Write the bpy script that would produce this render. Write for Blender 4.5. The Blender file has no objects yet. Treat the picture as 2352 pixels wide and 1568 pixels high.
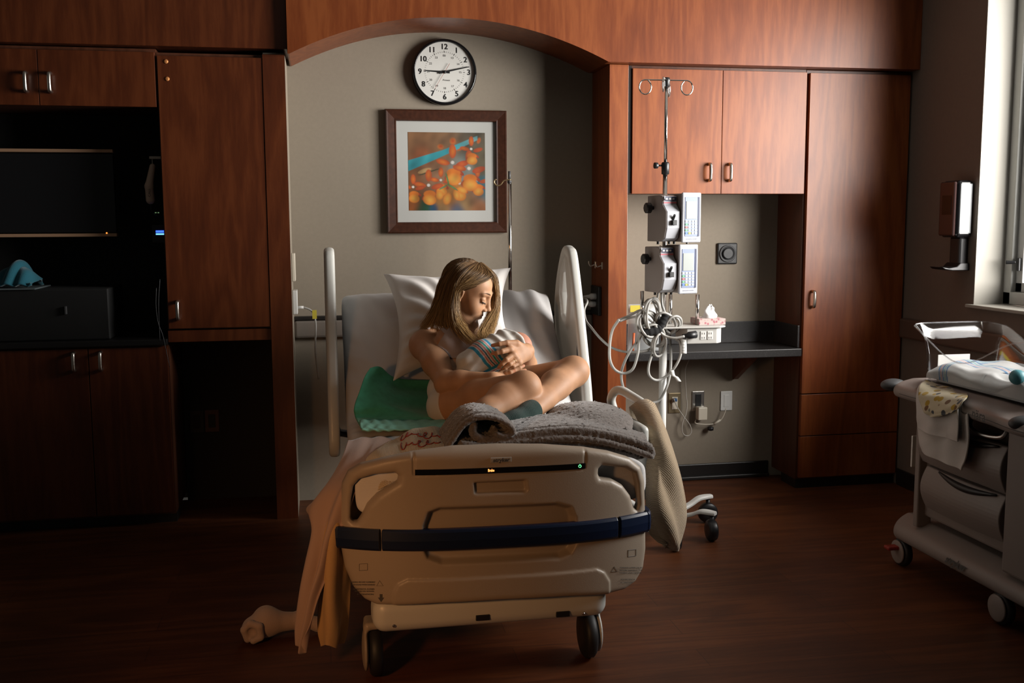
import bpy, bmesh, math, random
import numpy as np
from mathutils import Vector, Matrix
random.seed(7); RNG = np.random.RandomState(7)
SC = bpy.context.scene
COL = SC.collection
PI = math.pi

# ------------------------------------------------------------------ camera
class Cam:
    W, H, F = 2352, 1568, 2330.0
    def __init__(s, loc=(0, -4.9, 1.42), yaw=10.65, pitch=6.7, roll=0.28):
        s.loc = np.array(loc, float)
        a, p, r = math.radians(yaw), math.radians(pitch), math.radians(roll)
        s.fw = np.array([math.sin(a)*math.cos(p), math.cos(a)*math.cos(p), -math.sin(p)])
        rt = np.array([math.cos(a), -math.sin(a), 0]); up = np.cross(rt, s.fw)
        s.rt = rt*math.cos(r) - up*math.sin(r); s.up = np.cross(s.rt, s.fw)
    def ray(s, u, v):
        return s.fw + s.rt*((u-s.W/2)/s.F) - s.up*((v-s.H/2)/s.F)
    def on(s, u, v, axis, val):
        d = s.ray(u, v); i = 'xyz'.index(axis)
        return s.loc + d*((val-s.loc[i])/d[i])
CAM = Cam()
def PX(u, v, y): return CAM.on(u, v, 'y', y)          # point of the plane y=const seen at a photo pixel
def PXx(u, v, x): return CAM.on(u, v, 'x', x)
def PXz(u, v, z): return CAM.on(u, v, 'z', z)
cd = bpy.data.cameras.new('camera'); co = bpy.data.objects.new('camera', cd); COL.objects.link(co)
cd.sensor_fit = 'HORIZONTAL'; cd.sensor_width = 36.0; cd.lens = 36.0*Cam.F/Cam.W
cd.clip_start = 0.05; cd.clip_end = 60
M = Matrix(((CAM.rt[0], CAM.up[0], -CAM.fw[0], CAM.loc[0]), (CAM.rt[1], CAM.up[1], -CAM.fw[1], CAM.loc[1]),
            (CAM.rt[2], CAM.up[2], -CAM.fw[2], CAM.loc[2]), (0, 0, 0, 1)))
co.matrix_world = M
SC.camera = co

# ------------------------------------------------------------------ world, daylight, exposure
w = bpy.data.worlds.new('world'); SC.world = w; w.use_nodes = True
bg = w.node_tree.nodes['Background']; bg.inputs[0].default_value = (0.95, 0.90, 0.80, 1); bg.inputs[1].default_value = 0.034
def area(name, loc, target, sx, sy, power, col, spread=180):
    l = bpy.data.lights.new(name, 'AREA'); l.shape = 'RECTANGLE'; l.size = sx; l.size_y = sy
    l.energy = power; l.color = col; l.spread = math.radians(spread)
    o = bpy.data.objects.new(name, l); COL.objects.link(o); o.location = loc
    o.rotation_euler = (Vector(target)-Vector(loc)).to_track_quat('-Z', 'Y').to_euler()
    return o
# overcast daylight standing outside the window in the right wall
area('window_daylight', (3.62, -1.60, 1.86), (1.62, -0.62, 1.80), 1.76, 1.50, 124, (1.0, 0.965, 0.92), 108)
# unseen low lamp left of the bed foot, inferred from the warm light
area('unseen_warm_lamp', (-1.05, -3.7, 1.15), (0.12, -1.9, 0.42), 0.22, 0.22, 1.55, (1.0, 0.46, 0.17), 58)
vs = SC.view_settings
vs.view_transform = 'Standard'; vs.look = 'None'; vs.gamma = 1.0; vs.use_curve_mapping = False
vs.exposure = 0.0
SC.cycles.use_denoising = True
SC.cycles.max_bounces = 8; SC.cycles.diffuse_bounces = 1

# ------------------------------------------------------------------ mesh tools
class MB:
    def __init__(s): s.v = []; s.f = []; s.m = []; s.mi = 0
    def add(s, vs_, fs):
        o = len(s.v); s.v += [tuple(map(float, p)) for p in vs_]
        for f in fs: s.f.append(tuple(i+o for i in f)); s.m.append(s.mi)
        return s
    def mat(s, i): s.mi = i; return s
    def box(s, a, b):
        x0, x1 = sorted((a[0], b[0])); y0, y1 = sorted((a[1], b[1])); z0, z1 = sorted((a[2], b[2]))
        return s.add([(x0,y0,z0),(x1,y0,z0),(x1,y1,z0),(x0,y1,z0),(x0,y0,z1),(x1,y0,z1),(x1,y1,z1),(x0,y1,z1)],
                     [(3,2,1,0),(4,5,6,7),(0,1,5,4),(1,2,6,5),(2,3,7,6),(3,0,4,7)])
    def hexa(s, P): # 8 points: bottom ring then top ring
        return s.add(P, [(3,2,1,0),(4,5,6,7),(0,1,5,4),(1,2,6,5),(2,3,7,6),(3,0,4,7)])
    def prism(s, poly, axis, lo, hi): # poly 2D, in the order (x,z) for y, (y,z) for x, (x,y) for z
        n = len(poly)
        def p3(p, t): return {'x': (t,p[0],p[1]), 'y': (p[0],t,p[1]), 'z': (p[0],p[1],t)}[axis]
        vs_ = [p3(p, lo) for p in poly]+[p3(p, hi) for p in poly]
        fs = [tuple(range(n))[::-1], tuple(range(n, 2*n))]+[(i, (i+1) % n, n+(i+1) % n, n+i) for i in range(n)]
        return s.add(vs_, fs)
    def tube(s, pts, r, n=10, closed=False, cap=True):
        P = np.array(pts, float); N = len(P)
        R = np.full(N, r, float) if np.isscalar(r) else np.array(r, float)
        T = np.gradient(P, axis=0) if not closed else (np.roll(P, -1, 0)-np.roll(P, 1, 0))
        T /= np.linalg.norm(T, axis=1)[:, None]+1e-12
        a = np.array([0, 0, 1.0]) if abs(T[0][2]) < .9 else np.array([1.0, 0, 0])
        U = np.cross(T[0], a); U /= np.linalg.norm(U); vs_ = []
        for i in range(N):
            U = U-T[i]*(U@T[i]); U /= np.linalg.norm(U)+1e-12; Vv = np.cross(T[i], U)
            for k in range(n):
                q = 2*PI*k/n; vs_.append(P[i]+R[i]*(math.cos(q)*U+math.sin(q)*Vv))
        fs = []
        for i in range(N if closed else N-1):
            j = (i+1) % N
            for k in range(n): fs.append((i*n+k, i*n+(k+1) % n, j*n+(k+1) % n, j*n+k))
        if cap and not closed: fs += [tuple(range(n))[::-1], tuple(range((N-1)*n, N*n))]
        return s.add(vs_, fs)
    def cyl(s, p, q, r, r2=None, n=24): return s.tube([p, q], [r, r if r2 is None else r2], n)
    def lathe(s, prof, c, axis='z', n=32, cap=True): # prof: (radius, height)
        vs_ = []; m = len(prof)
        for (r, h) in prof:
            for k in range(n):
                q = 2*PI*k/n; a, b = r*math.cos(q), r*math.sin(q)
                d = {'z': (a,b,h), 'y': (b,h,a), 'x': (h,a,b)}[axis]
                vs_.append((c[0]+d[0], c[1]+d[1], c[2]+d[2]))
        fs = [(i*n+k, i*n+(k+1) % n, (i+1)*n+(k+1) % n, (i+1)*n+k) for i in range(m-1) for k in range(n)]
        if cap: fs += [tuple(range(n))[::-1], tuple(range((m-1)*n, m*n))]
        return s.add(vs_, fs)
    def grid(s, fn, nu, nv, cu=False):
        vs_ = [fn(i/(nu if cu else nu-1), j/(nv-1)) for j in range(nv) for i in range(nu)]
        fs = [(j*nu+i, j*nu+(i+1) % nu, (j+1)*nu+(i+1) % nu, (j+1)*nu+i) for j in range(nv-1) for i in range(nu if cu else nu-1)]
        return s.add(vs_, fs)

def link_obj(name, me, parent=None, loc=None):
    o = bpy.data.objects.new(name, me); COL.objects.link(o)
    if parent is not None:
        o.parent = parent
    elif loc is not None: o.location = loc
    return o
def base_of(parent):
    b = Vector((0, 0, 0))
    while parent is not None: b += parent.location; parent = parent.parent
    return b
def finish(me, o, mats, bevel, smooth, subsurf=0, solid=0, ang=35, bevseg=2):
    for mt in (mats if isinstance(mats, (list, tuple)) else [mats]): me.materials.append(mt)
    if smooth:
        me.polygons.foreach_set('use_smooth', [True]*len(me.polygons))
    if solid:
        m = o.modifiers.new('solid', 'SOLIDIFY'); m.thickness = solid; m.offset = 0
    if subsurf:
        m = o.modifiers.new('sub', 'SUBSURF'); m.levels = subsurf; m.render_levels = subsurf
    if bevel:
        m = o.modifiers.new('bev', 'BEVEL'); m.width = bevel; m.segments = bevseg; m.limit_method = 'ANGLE'; m.angle_limit = math.radians(ang)
        m.harden_normals = False
def obj(name, mb, mats, parent=None, bevel=0.0, smooth=False, loc=None, subsurf=0, solid=0, ang=35, bevseg=2):
    """one mesh object; vertices are given in world space"""
    me = bpy.data.meshes.new(name)
    b = base_of(parent) if parent is not None else Vector(tuple(map(float, loc)) if loc is not None else (0, 0, 0))
    V = np.array(mb.v, float)-np.array(b)
    me.from_pydata(V.tolist(), [], mb.f)
    if any(mb.m): me.polygons.foreach_set('material_index', mb.m)
    me.update()
    if bevel or not smooth:
        bm = bmesh.new(); bm.from_mesh(me); bmesh.ops.recalc_face_normals(bm, faces=bm.faces); bm.to_mesh(me); bm.free()
    o = link_obj(name, me, parent, b)
    finish(me, o, mats, bevel, smooth or bevel > 0, subsurf, solid, ang, bevseg)
    if bevel and not smooth:
        try: me.shade_smooth_by_angle = None
        except Exception: pass
        for p in me.polygons: p.use_smooth = False
    return o
def obj_np(name, V, F, mats, parent=None, loc=None, smooth=True, colors=None, subsurf=0):
    me = bpy.data.meshes.new(name)
    b = base_of(parent) if parent is not None else Vector(tuple(map(float, loc)) if loc is not None else (0, 0, 0))
    V = np.asarray(V, np.float32)-np.array(b, np.float32); F = np.asarray(F, np.int32)
    k = F.shape[1]
    me.vertices.add(len(V)); me.vertices.foreach_set('co', V.ravel())
    me.loops.add(F.size); me.loops.foreach_set('vertex_index', F.ravel())
    me.polygons.add(len(F)); me.polygons.foreach_set('loop_start', np.arange(0, F.size, k, dtype=np.int32))
    me.update(calc_edges=True); me.validate()
    if colors is not None:
        a = me.color_attributes.new('Tint', 'FLOAT_COLOR', 'POINT')
        C = np.ones((len(V), 4), np.float32); C[:, :3] = colors; a.data.foreach_set('color', C.ravel())
    o = link_obj(name, me, parent, b)
    finish(me, o, mats, 0, smooth, subsurf)
    return o
def thing(name, label, cat, loc=(0, 0, 0), group=None):
    o = bpy.data.objects.new(name, None); COL.objects.link(o); o.empty_display_size = .05
    o.location = tuple(map(float, loc)); o['label'] = label; o['category'] = cat
    if group: o['group'] = group
    return o
def tag(o, label, cat, group=None):
    o['label'] = label; o['category'] = cat
    if group: o['group'] = group
    return o
def struct(name, mb, mats, bevel=0, smooth=False, parent=None):
    o = obj(name, mb, mats, parent, bevel, smooth)
    if parent is None: o['kind'] = 'structure'
    return o
def spline(pts, n=12, closed=False):
    P = np.array(pts, float)
    if closed: Q = np.vstack([P[-1], P, P[0], P[1]])
    else: Q = np.vstack([2*P[0]-P[1], P, 2*P[-1]-P[-2]])
    out = []
    for i in range(1, len(Q)-2):
        p0, p1, p2, p3 = Q[i-1], Q[i], Q[i+1], Q[i+2]
        for t in np.linspace(0, 1, n, endpoint=False):
            out.append(.5*((2*p1)+(-p0+p2)*t+(2*p0-5*p1+4*p2-p3)*t*t+(-p0+3*p1-3*p2+p3)*t**3))
    if not closed: out.append(Q[-2])
    return np.array(out)
def text(name, s, parent, mat, center, right, up, size, depth=.0008, shear=0.0, width=None, font_bold=0.0):
    """lettering built as mesh; right/up are the world directions of the line"""
    cu = bpy.data.curves.new(name, 'FONT'); cu.body = s; cu.size = 1.0; cu.align_x = 'CENTER'; cu.align_y = 'CENTER'
    cu.extrude = 0.0; cu.shear = shear; cu.offset = font_bold; cu.resolution_u = 3
    t = bpy.data.objects.new('tmp', cu); COL.objects.link(t)
    me = bpy.data.meshes.new_from_object(t.evaluated_get(bpy.context.evaluated_depsgraph_get()))
    bpy.data.objects.remove(t); bpy.data.curves.remove(cu)
    n = len(me.vertices); V = np.zeros(n*3, np.float32); me.vertices.foreach_get('co', V); V = V.reshape(-1, 3)
    fs = [tuple(p.vertices) for p in me.polygons]; bpy.data.meshes.remove(me)
    wd = V[:, 0].max()-V[:, 0].min(); sc = size if width is None else width/wd
    r = np.array(right, float); r /= np.linalg.norm(r); u = np.array(up, float); u -= r*(u@r); u /= np.linalg.norm(u); nn = np.cross(r, u)
    c = np.array(center, float)
    A = c+V[:, :1]*sc*r+V[:, 1:2]*size*u+nn*depth
    mb = MB(); mb.add(A, fs)
    return obj(name, mb, mat, parent, smooth=True)

# ------------------------------------------------------------------ signed distance sculpting
class Field:
    def __init__(s, lo, hi, h):
        s.lo = np.array(lo, np.float32); s.h = h
        s.n = np.ceil((np.array(hi)-np.array(lo))/h).astype(int)+1
        s.f = np.full(s.n, 0.2, np.float32)
    def region(s, a, b, pad):
        i0 = np.maximum(0, np.floor((np.array(a)-pad-s.lo)/s.h).astype(int)); i1 = np.minimum(s.n, np.ceil((np.array(b)+pad-s.lo)/s.h).astype(int)+1)
        if (i1 <= i0).any(): return None
        sl = tuple(slice(p, q) for p, q in zip(i0, i1))
        ax = [(s.lo[k]+s.h*np.arange(i0[k], i1[k])).astype(np.float32) for k in range(3)]
        return sl, (ax[0][:, None, None], ax[1][None, :, None], ax[2][None, None, :])
    def comb(s, d, sl, k, mode='u'):
        g = s.f[sl]
        if mode == 'u':
            if k > 0:
                hh = np.clip(.5+.5*(g-d)/k, 0, 1); s.f[sl] = g*(1-hh)+d*hh-k*hh*(1-hh)
            else: s.f[sl] = np.minimum(g, d)
        elif mode == 's': # subtract
            if k > 0:
                d = -d; hh = np.clip(.5-.5*(g-d)/k, 0, 1); s.f[sl] = g*(1-hh)+d*hh+k*hh*(1-hh)
            else: s.f[sl] = np.maximum(g, -d)
    def cap(s, a, b, ra, rb=None, k=.02, mode='u'):
        rb = ra if rb is None else rb; a = np.array(a, np.float32); b = np.array(b, np.float32); m = max(ra, rb)
        R = s.region(np.minimum(a, b)-m, np.maximum(a, b)+m, k+3*s.h)
        if R is None: return
        sl, (X, Y, Z) = R; d = b-a; L = float(d@d)+1e-12
        t = np.clip(((X-a[0])*d[0]+(Y-a[1])*d[1]+(Z-a[2])*d[2])/L, 0, 1)
        D = np.sqrt((X-a[0]-t*d[0])**2+(Y-a[1]-t*d[1])**2+(Z-a[2]-t*d[2])**2)-(ra+(rb-ra)*t)
        s.comb(D, sl, k, mode)
    def chain(s, pts, rad, k=.02, ka=None):
        for i in range(len(pts)-1): s.cap(pts[i], pts[i+1], rad[i], rad[i+1], k)
    def ell(s, c, r, Rm=None, k=.02, mode='u'):
        c = np.array(c, np.float32); r = np.array(r, np.float32); m = float(r.max())
        Rm = np.eye(3) if Rm is None else np.array(Rm) # columns = local axes in world
        ext = np.sqrt(((Rm*r[None, :])**2).sum(1))
        R = s.region(c-ext, c+ext, k+3*s.h)
        if R is None: return
        sl, (X, Y, Z) = R; X = X-c[0]; Y = Y-c[1]; Z = Z-c[2]
        q = [(X*Rm[0, i]+Y*Rm[1, i]+Z*Rm[2, i]) for i in range(3)]
        k0 = np.sqrt((q[0]/r[0])**2+(q[1]/r[1])**2+(q[2]/r[2])**2)
        k1 = np.sqrt((q[0]/r[0]**2)**2+(q[1]/r[1]**2)**2+(q[2]/r[2]**2)**2)+1e-9
        s.comb((k0*(k0-1)/k1).astype(np.float32), sl, k, mode)
    def box(s, c, hf, rd=.0, Rm=None, k=.0, mode='u'):
        c = np.array(c, np.float32); Rm = np.eye(3) if Rm is None else np.array(Rm)
        ext = np.abs(Rm)@np.array(hf)
        R = s.region(c-ext, c+ext, k+3*s.h)
        if R is None: return
        sl, (X, Y, Z) = R; X = X-c[0]; Y = Y-c[1]; Z = Z-c[2]
        q = [np.abs(X*Rm[0, i]+Y*Rm[1, i]+Z*Rm[2, i])-(hf[i]-rd) for i in range(3)]
        D = np.sqrt(np.maximum(q[0], 0)**2+np.maximum(q[1], 0)**2+np.maximum(q[2], 0)**2)+np.minimum(np.maximum(np.maximum(q[0], q[1]), q[2]), 0)-rd
        s.comb(D.astype(np.float32), sl, k, mode)
    def grid(s):
        ax = [(s.lo[k]+s.h*np.arange(s.n[k])).astype(np.float32) for k in range(3)]
        return ax[0][:, None, None], ax[1][None, :, None], ax[2][None, None, :]
    def mesh(s, f=None):
        f = s.f if f is None else f
        f = f.copy()
        for a in range(3):
            sl = [slice(None)]*3
            for e in (0, -1): sl[a] = e; f[tuple(sl)] = np.maximum(f[tuple(sl)], .3*s.h)
        ins = f < 0; n = np.array(f.shape)
        cnt = np.zeros(n-1, np.int8)
        for dx in (0, 1):
            for dy in (0, 1):
                for dz in (0, 1): cnt += ins[dx:n[0]-1+dx, dy:n[1]-1+dy, dz:n[2]-1+dz]
        cells = np.argwhere((cnt > 0) & (cnt < 8))
        idx = np.full(n-1, -1, np.int32); idx[tuple(cells.T)] = np.arange(len(cells))
        acc = np.zeros((len(cells), 3), np.float32); num = np.zeros(len(cells), np.float32)
        cor = [np.array(c) for c in [(0,0,0),(1,0,0),(0,1,0),(1,1,0),(0,0,1),(1,0,1),(0,1,1),(1,1,1)]]
        val = [f[tuple((cells+c).T)] for c in cor]
        for i in range(8):
            for j in range(i+1, 8):
                d = cor[j]-cor[i]
                if abs(d).sum() != 1: continue
                a, b = val[i], val[j]; mk = (a < 0) != (b < 0)
                t = np.where(mk, a/np.where(mk, a-b, 1), 0)
                acc += np.where(mk[:, None], cor[i]+t[:, None]*d, 0); num += mk
        V = s.lo+(cells+acc/num[:, None])*s.h
        Q = []
        for a in range(3):
            b, c = (a+1) % 3, (a+2) % 3
            s0 = [slice(None)]*3; s1 = [slice(None)]*3; s0[a] = slice(0, -1); s1[a] = slice(1, None)
            A, B = ins[tuple(s0)], ins[tuple(s1)]
            e = np.argwhere(A != B); e = e[(e[:, b] > 0) & (e[:, c] > 0) & (e[:, b] < n[b]-1) & (e[:, c] < n[c]-1)]
            fl = A[tuple(e.T)]
            def cell(db, dc):
                q = e.copy(); q[:, b] += db; q[:, c] += dc; return idx[tuple(q.T)]
            q = np.stack([cell(-1, -1), cell(0, -1), cell(0, 0), cell(-1, 0)], 1)
            q[~fl] = q[~fl][:, ::-1]; Q.append(q)
        return V, np.concatenate(Q)
def relax(V, F, it=1, w=.5):
    V = V.astype(np.float64)
    for _ in range(it):
        S = np.zeros_like(V); N = np.zeros(len(V))
        for i in range(4):
            a, b = F[:, i], F[:, (i+1) % 4]
            for k in range(3): S[:, k] += np.bincount(a, V[b, k], len(V))+np.bincount(b, V[a, k], len(V))
            N += np.bincount(a, minlength=len(V))+np.bincount(b, minlength=len(V))
        V = V*(1-w)+w*S/np.maximum(N, 1)[:, None]
    return V
def sines(seed, n, fmin, fmax, dim=3):
    r = np.random.RandomState(seed); D = r.normal(size=(n, dim)); D /= np.linalg.norm(D, axis=1)[:, None]
    fr = np.exp(r.uniform(math.log(fmin), math.log(fmax), n)); ph = r.uniform(0, 2*PI, n)
    def fn(*c):
        o = 0
        for i in range(n): o = o+np.sin(sum(D[i, k]*fr[i]*c[k] for k in range(dim))+ph[i])*(fmin/fr[i])**.6
        return o/math.sqrt(n)
    return fn
def poly_sdf(px, pz, poly):
    """signed distance to a closed 2D polygon, negative inside"""
    d = None; ins = None; n = len(poly)
    for i in range(n):
        ax, az = poly[i]; bx, bz = poly[(i+1) % n]
        ex, ez = bx-ax, bz-az; wx, wz = px-ax, pz-az
        t = np.clip((wx*ex+wz*ez)/(ex*ex+ez*ez+1e-12), 0, 1)
        q = (wx-ex*t)**2+(wz-ez*t)**2
        d = q if d is None else np.minimum(d, q)
        c = ((az > pz) != (bz > pz)) & (px < ex*(pz-az)/((ez if abs(ez) > 1e-9 else 1e-9))+ax)
        ins = c if ins is None else ins ^ c
    return np.where(ins, -1, 1)*np.sqrt(d)
def unit(v): v = np.array(v, float); return v/np.linalg.norm(v)
def frame(fwd, up):
    """columns: right, forward, up"""
    f = unit(fwd); r = unit(np.cross(f, up)); u = np.cross(r, f); return np.stack([r, f, u], 1)

# ------------------------------------------------------------------ materials
def mat(name, col, rough=.5, metal=0.0, spec=.5, sheen=0, noise=0, nscale=30, bump=0, bscale=200, emit=None, estr=0, alpha=None, trans=0, ior=1.45, coat=0, sss=0):
    m = bpy.data.materials.new(name); m.use_nodes = True; nt = m.node_tree; b = nt.nodes['Principled BSDF']
    b.inputs['Base Color'].default_value = (*col, 1); b.inputs['Roughness'].default_value = rough; b.inputs['Metallic'].default_value = metal
    b.inputs['Specular IOR Level'].default_value = spec
    if sheen: b.inputs['Sheen Weight'].default_value = sheen; b.inputs['Sheen Roughness'].default_value = .4
    if coat: b.inputs['Coat Weight'].default_value = coat; b.inputs['Coat Roughness'].default_value = .38
    if trans: b.inputs['Transmission Weight'].default_value = trans; b.inputs['IOR'].default_value = ior
    if sss:
        b.inputs['Subsurface Weight'].default_value = sss; b.inputs['Subsurface Radius'].default_value = (.010, .004, .002); b.inputs['Subsurface Scale'].default_value = 1.0
    if emit: b.inputs['Emission Color'].default_value = (*emit, 1); b.inputs['Emission Strength'].default_value = estr
    tc = nt.nodes.new('ShaderNodeTexCoord')
    if noise:
        n = nt.nodes.new('ShaderNodeTexNoise'); n.inputs['Scale'].default_value = nscale; n.inputs['Detail'].default_value = 4
        r = nt.nodes.new('ShaderNodeValToRGB'); e = r.color_ramp.elements
        e[0].position = .3; e[1].position = .7
        e[0].color = (*[c*(1-noise) for c in col], 1); e[1].color = (*[min(1, c*(1+noise)) for c in col], 1)
        nt.links.new(tc.outputs['Object'], n.inputs['Vector']); nt.links.new(n.outputs['Fac'], r.inputs[0]); nt.links.new(r.outputs[0], b.inputs['Base Color'])
    if bump:
        n = nt.nodes.new('ShaderNodeTexNoise'); n.inputs['Scale'].default_value = bscale; n.inputs['Detail'].default_value = 3
        bp = nt.nodes.new('ShaderNodeBump'); bp.inputs['Strength'].default_value = bump; bp.inputs['Distance'].default_value = .003
        nt.links.new(tc.outputs['Object'], n.inputs['Vector']); nt.links.new(n.outputs['Fac'], bp.inputs['Height']); nt.links.new(bp.outputs[0], b.inputs['Normal'])
    return m
def node(m, t, **kw):
    n = m.node_tree.nodes.new(t)
    for k, v in kw.items():
        if k in n.inputs: n.inputs[k].default_value = v
        else: setattr(n, k, v)
    return n
def wood_mat(name, dark, mid, light, rough=.38, off=(0, 0, 0), axis='z'):
    m = mat(name, mid, rough, spec=.42, coat=.15); nt = m.node_tree; b = nt.nodes['Principled BSDF']
    tc = node(m, 'ShaderNodeTexCoord'); mp = node(m, 'ShaderNodeMapping')
    mp.inputs['Location'].default_value = off
    mp.inputs['Scale'].default_value = {'z': (1, 1, .11), 'x': (.11, 1, 1)}[axis]
    geo = node(m, 'ShaderNodeNewGeometry')
    nt.links.new(geo.outputs['Position'], mp.inputs['Vector'])
    n1 = node(m, 'ShaderNodeTexNoise', Scale=3.2, Detail=3.0, Roughness=.55, Distortion=.6)
    nt.links.new(mp.outputs[0], n1.inputs['Vector'])
    mu = node(m, 'ShaderNodeMath', operation='MULTIPLY'); mu.inputs[1].default_value = 9
    fr = node(m, 'ShaderNodeMath', operation='FRACT')
    pp = node(m, 'ShaderNodeMath', operation='PINGPONG'); pp.inputs[1].default_value = .5
    nt.links.new(n1.outputs['Fac'], mu.inputs[0]); nt.links.new(mu.outputs[0], pp.inputs[0])
    n2 = node(m, 'ShaderNodeTexNoise', Scale=60.0, Detail=4.0, Roughness=.7)
    nt.links.new(mp.outputs[0], n2.inputs['Vector'])
    n3 = node(m, 'ShaderNodeTexNoise', Scale=2.0, Detail=2.0)
    nt.links.new(geo.outputs['Position'], n3.inputs['Vector'])
    a1 = node(m, 'ShaderNodeMath', operation='MULTIPLY_ADD'); a1.inputs[1].default_value = .45
    n2m = node(m, 'ShaderNodeMath', operation='MULTIPLY_ADD'); n2m.inputs[1].default_value = .55; n2m.inputs[2].default_value = .22
    nt.links.new(n2.outputs['Fac'], n2m.inputs[0]); nt.links.new(pp.outputs[0], a1.inputs[0]); nt.links.new(n2m.outputs[0], a1.inputs[2])
    a2 = node(m, 'ShaderNodeMath', operation='MULTIPLY_ADD'); a2.inputs[1].default_value = .5
    nt.links.new(n3.outputs['Fac'], a2.inputs[0]); nt.links.new(a1.outputs[0], a2.inputs[2])
    r = node(m, 'ShaderNodeValToRGB'); e = r.color_ramp.elements
    e[0].position = .55; e[0].color = (*dark, 1); e[1].position = 1.15 if False else 1.0; e[1].color = (*light, 1)
    k = e.new(.8); k.color = (*mid, 1)
    nt.links.new(a2.outputs[0], r.inputs[0]); nt.links.new(r.outputs[0], b.inputs['Base Color'])
    return m
# ------------------------------------------------------------------ shared materials
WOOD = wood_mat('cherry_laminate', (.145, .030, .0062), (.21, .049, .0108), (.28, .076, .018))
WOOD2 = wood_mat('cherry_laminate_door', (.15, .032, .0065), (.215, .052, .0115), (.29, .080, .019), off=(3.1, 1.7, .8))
WOODX = wood_mat('cherry_laminate_horizontal', (.13, .026, .0052), (.185, .042, .0092), (.245, .064, .0155), off=(.6, .2, .4))  # valance tone set between the lit right wood and the shade-darkened left
WOODL = wood_mat('shaded_cherry_laminate', (.056, .0115, .0028), (.084, .018, .0042), (.118, .028, .0070), off=(1.1, .7, .3))  # cherry darkened to put the left side's shade into the colour
WOODLX = wood_mat('shaded_cherry_horizontal', (.056, .0115, .0028), (.084, .018, .0042), (.118, .028, .0070), off=(.3, .7, .9), axis='x')  # same darkening for shade, grain along the width
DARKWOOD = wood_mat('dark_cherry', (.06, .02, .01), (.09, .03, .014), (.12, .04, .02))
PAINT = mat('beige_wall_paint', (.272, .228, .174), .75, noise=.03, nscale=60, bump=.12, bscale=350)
PAINTL = mat('pale_reveal_paint', (.40, .38, .335), .7, bump=.05, bscale=300)
NICKEL = mat('brushed_nickel', (.62, .58, .52), .28, 1.0)
CHROME = mat('polished_steel', (.72, .70, .67), .14, 1.0)
STEEL = mat('satin_steel', (.55, .53, .50), .3, 1.0)
BLACK = mat('black_plastic', (.012, .012, .013), .4)
GLOSSBLACK = mat('gloss_black_plastic', (.008, .008, .009), .12)
GREYP = mat('dark_grey_plastic', (.06, .06, .062), .5)
GAPBLACK = mat('shade_gap', (.012, .008, .006), .8)  # black that stands in for shade in the cabinet gap
IVORY = mat('ivory_plastic', (.62, .56, .46), .4)
WHITEP = mat('white_plastic', (.72, .71, .68), .35)
COUNTER = mat('speckled_dark_laminate', (.055, .052, .052), .35, noise=.5, nscale=260)
_n = COUNTER.node_tree; _r = [q for q in _n.nodes if q.type == 'VALTORGB'][0]
_r.color_ramp.elements[0].color = (.024, .022, .022, 1); _r.color_ramp.elements[0].position = .60; _r.color_ramp.elements[1].color = (.17, .155, .145, 1); _r.color_ramp.elements[1].position = .80
TRIM = mat('black_vinyl_base', (.018, .016, .015), .35)

# floor: wood look vinyl planks running towards the window
FLOOR = wood_mat('red_brown_plank_floor', (.060, .0165, .0046), (.108, .030, .0080), (.160, .048, .013), rough=.5, axis='x')
def plank_seams(m):
    nt = m.node_tree; b = nt.nodes['Principled BSDF']; src = b.inputs['Base Color'].links[0].from_socket
    g = node(m, 'ShaderNodeNewGeometry'); br = node(m, 'ShaderNodeTexBrick', Scale=1.0)
    br.inputs['Color1'].default_value = (1, 1, 1, 1); br.inputs['Color2'].default_value = (.72, .70, .68, 1); br.inputs['Mortar'].default_value = (.35, .33, .32, 1)
    br.inputs['Mortar Size'].default_value = .0016; br.inputs['Brick Width'].default_value = 1.2; br.inputs['Row Height'].default_value = .13
    mp = node(m, 'ShaderNodeMapping'); mp.inputs['Rotation'].default_value = (0, 0, .0)
    nt.links.new(g.outputs['Position'], mp.inputs[0]); nt.links.new(mp.outputs[0], br.inputs['Vector'])
    mx = node(m, 'ShaderNodeMixRGB', blend_type='MULTIPLY'); mx.inputs[0].default_value = .8
    nt.links.new(src, mx.inputs[1]); nt.links.new(br.outputs['Color'], mx.inputs[2]); nt.links.new(mx.outputs[0], b.inputs['Base Color'])
plank_seams(FLOOR)

# ------------------------------------------------------------------ room shell
XR = 3.045            # inner face of the window wall
XW0, XW1 = -.137, 1.413   # bed alcove
YB = .32              # painted back wall
struct('floor', MB().box((-2.4, -7.2, -.06), (3.4, .45, 0)), FLOOR)
struct('ceiling', MB().box((-2.4, -5.2, 2.76), (3.4, .45, 2.82)), mat('ceiling_tile', (.30, .29, .27), .9))
struct('wall_back', MB().box((-.236, YB, 0), (3.4, YB+.1, 2.76)), PAINT)
struct('wall_back_left', MB().box((-2.4, .5, 0), (-.237, .6, 2.76)), PAINT)
struct('wall_alcove_left', MB().box((XW0-.099, .021, 0), (XW0, YB-.001, 2.2)), PAINT)
WY0, WY1, WZ0, WZ1 = -.575, -2.46, 1.022, 2.62
rw = MB()
rw.box((XR, WY0, 0), (XR+.30, .42, 2.76)); rw.box((XR, WY1, 0), (XR+.30, WY0, WZ0-.017)); rw.box((XR, WY1, WZ1), (XR+.30, WY0, 2.76)); rw.box((XR, -5.2, 0), (XR+.30, WY1, 2.76))
struct('wall_right', rw, mat('shaded_wall_paint', (.165, .125, .098), .75, noise=.03, nscale=60, bump=.12, bscale=350))  # beige wall paint darkened to stand in for shade on the window wall
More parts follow.
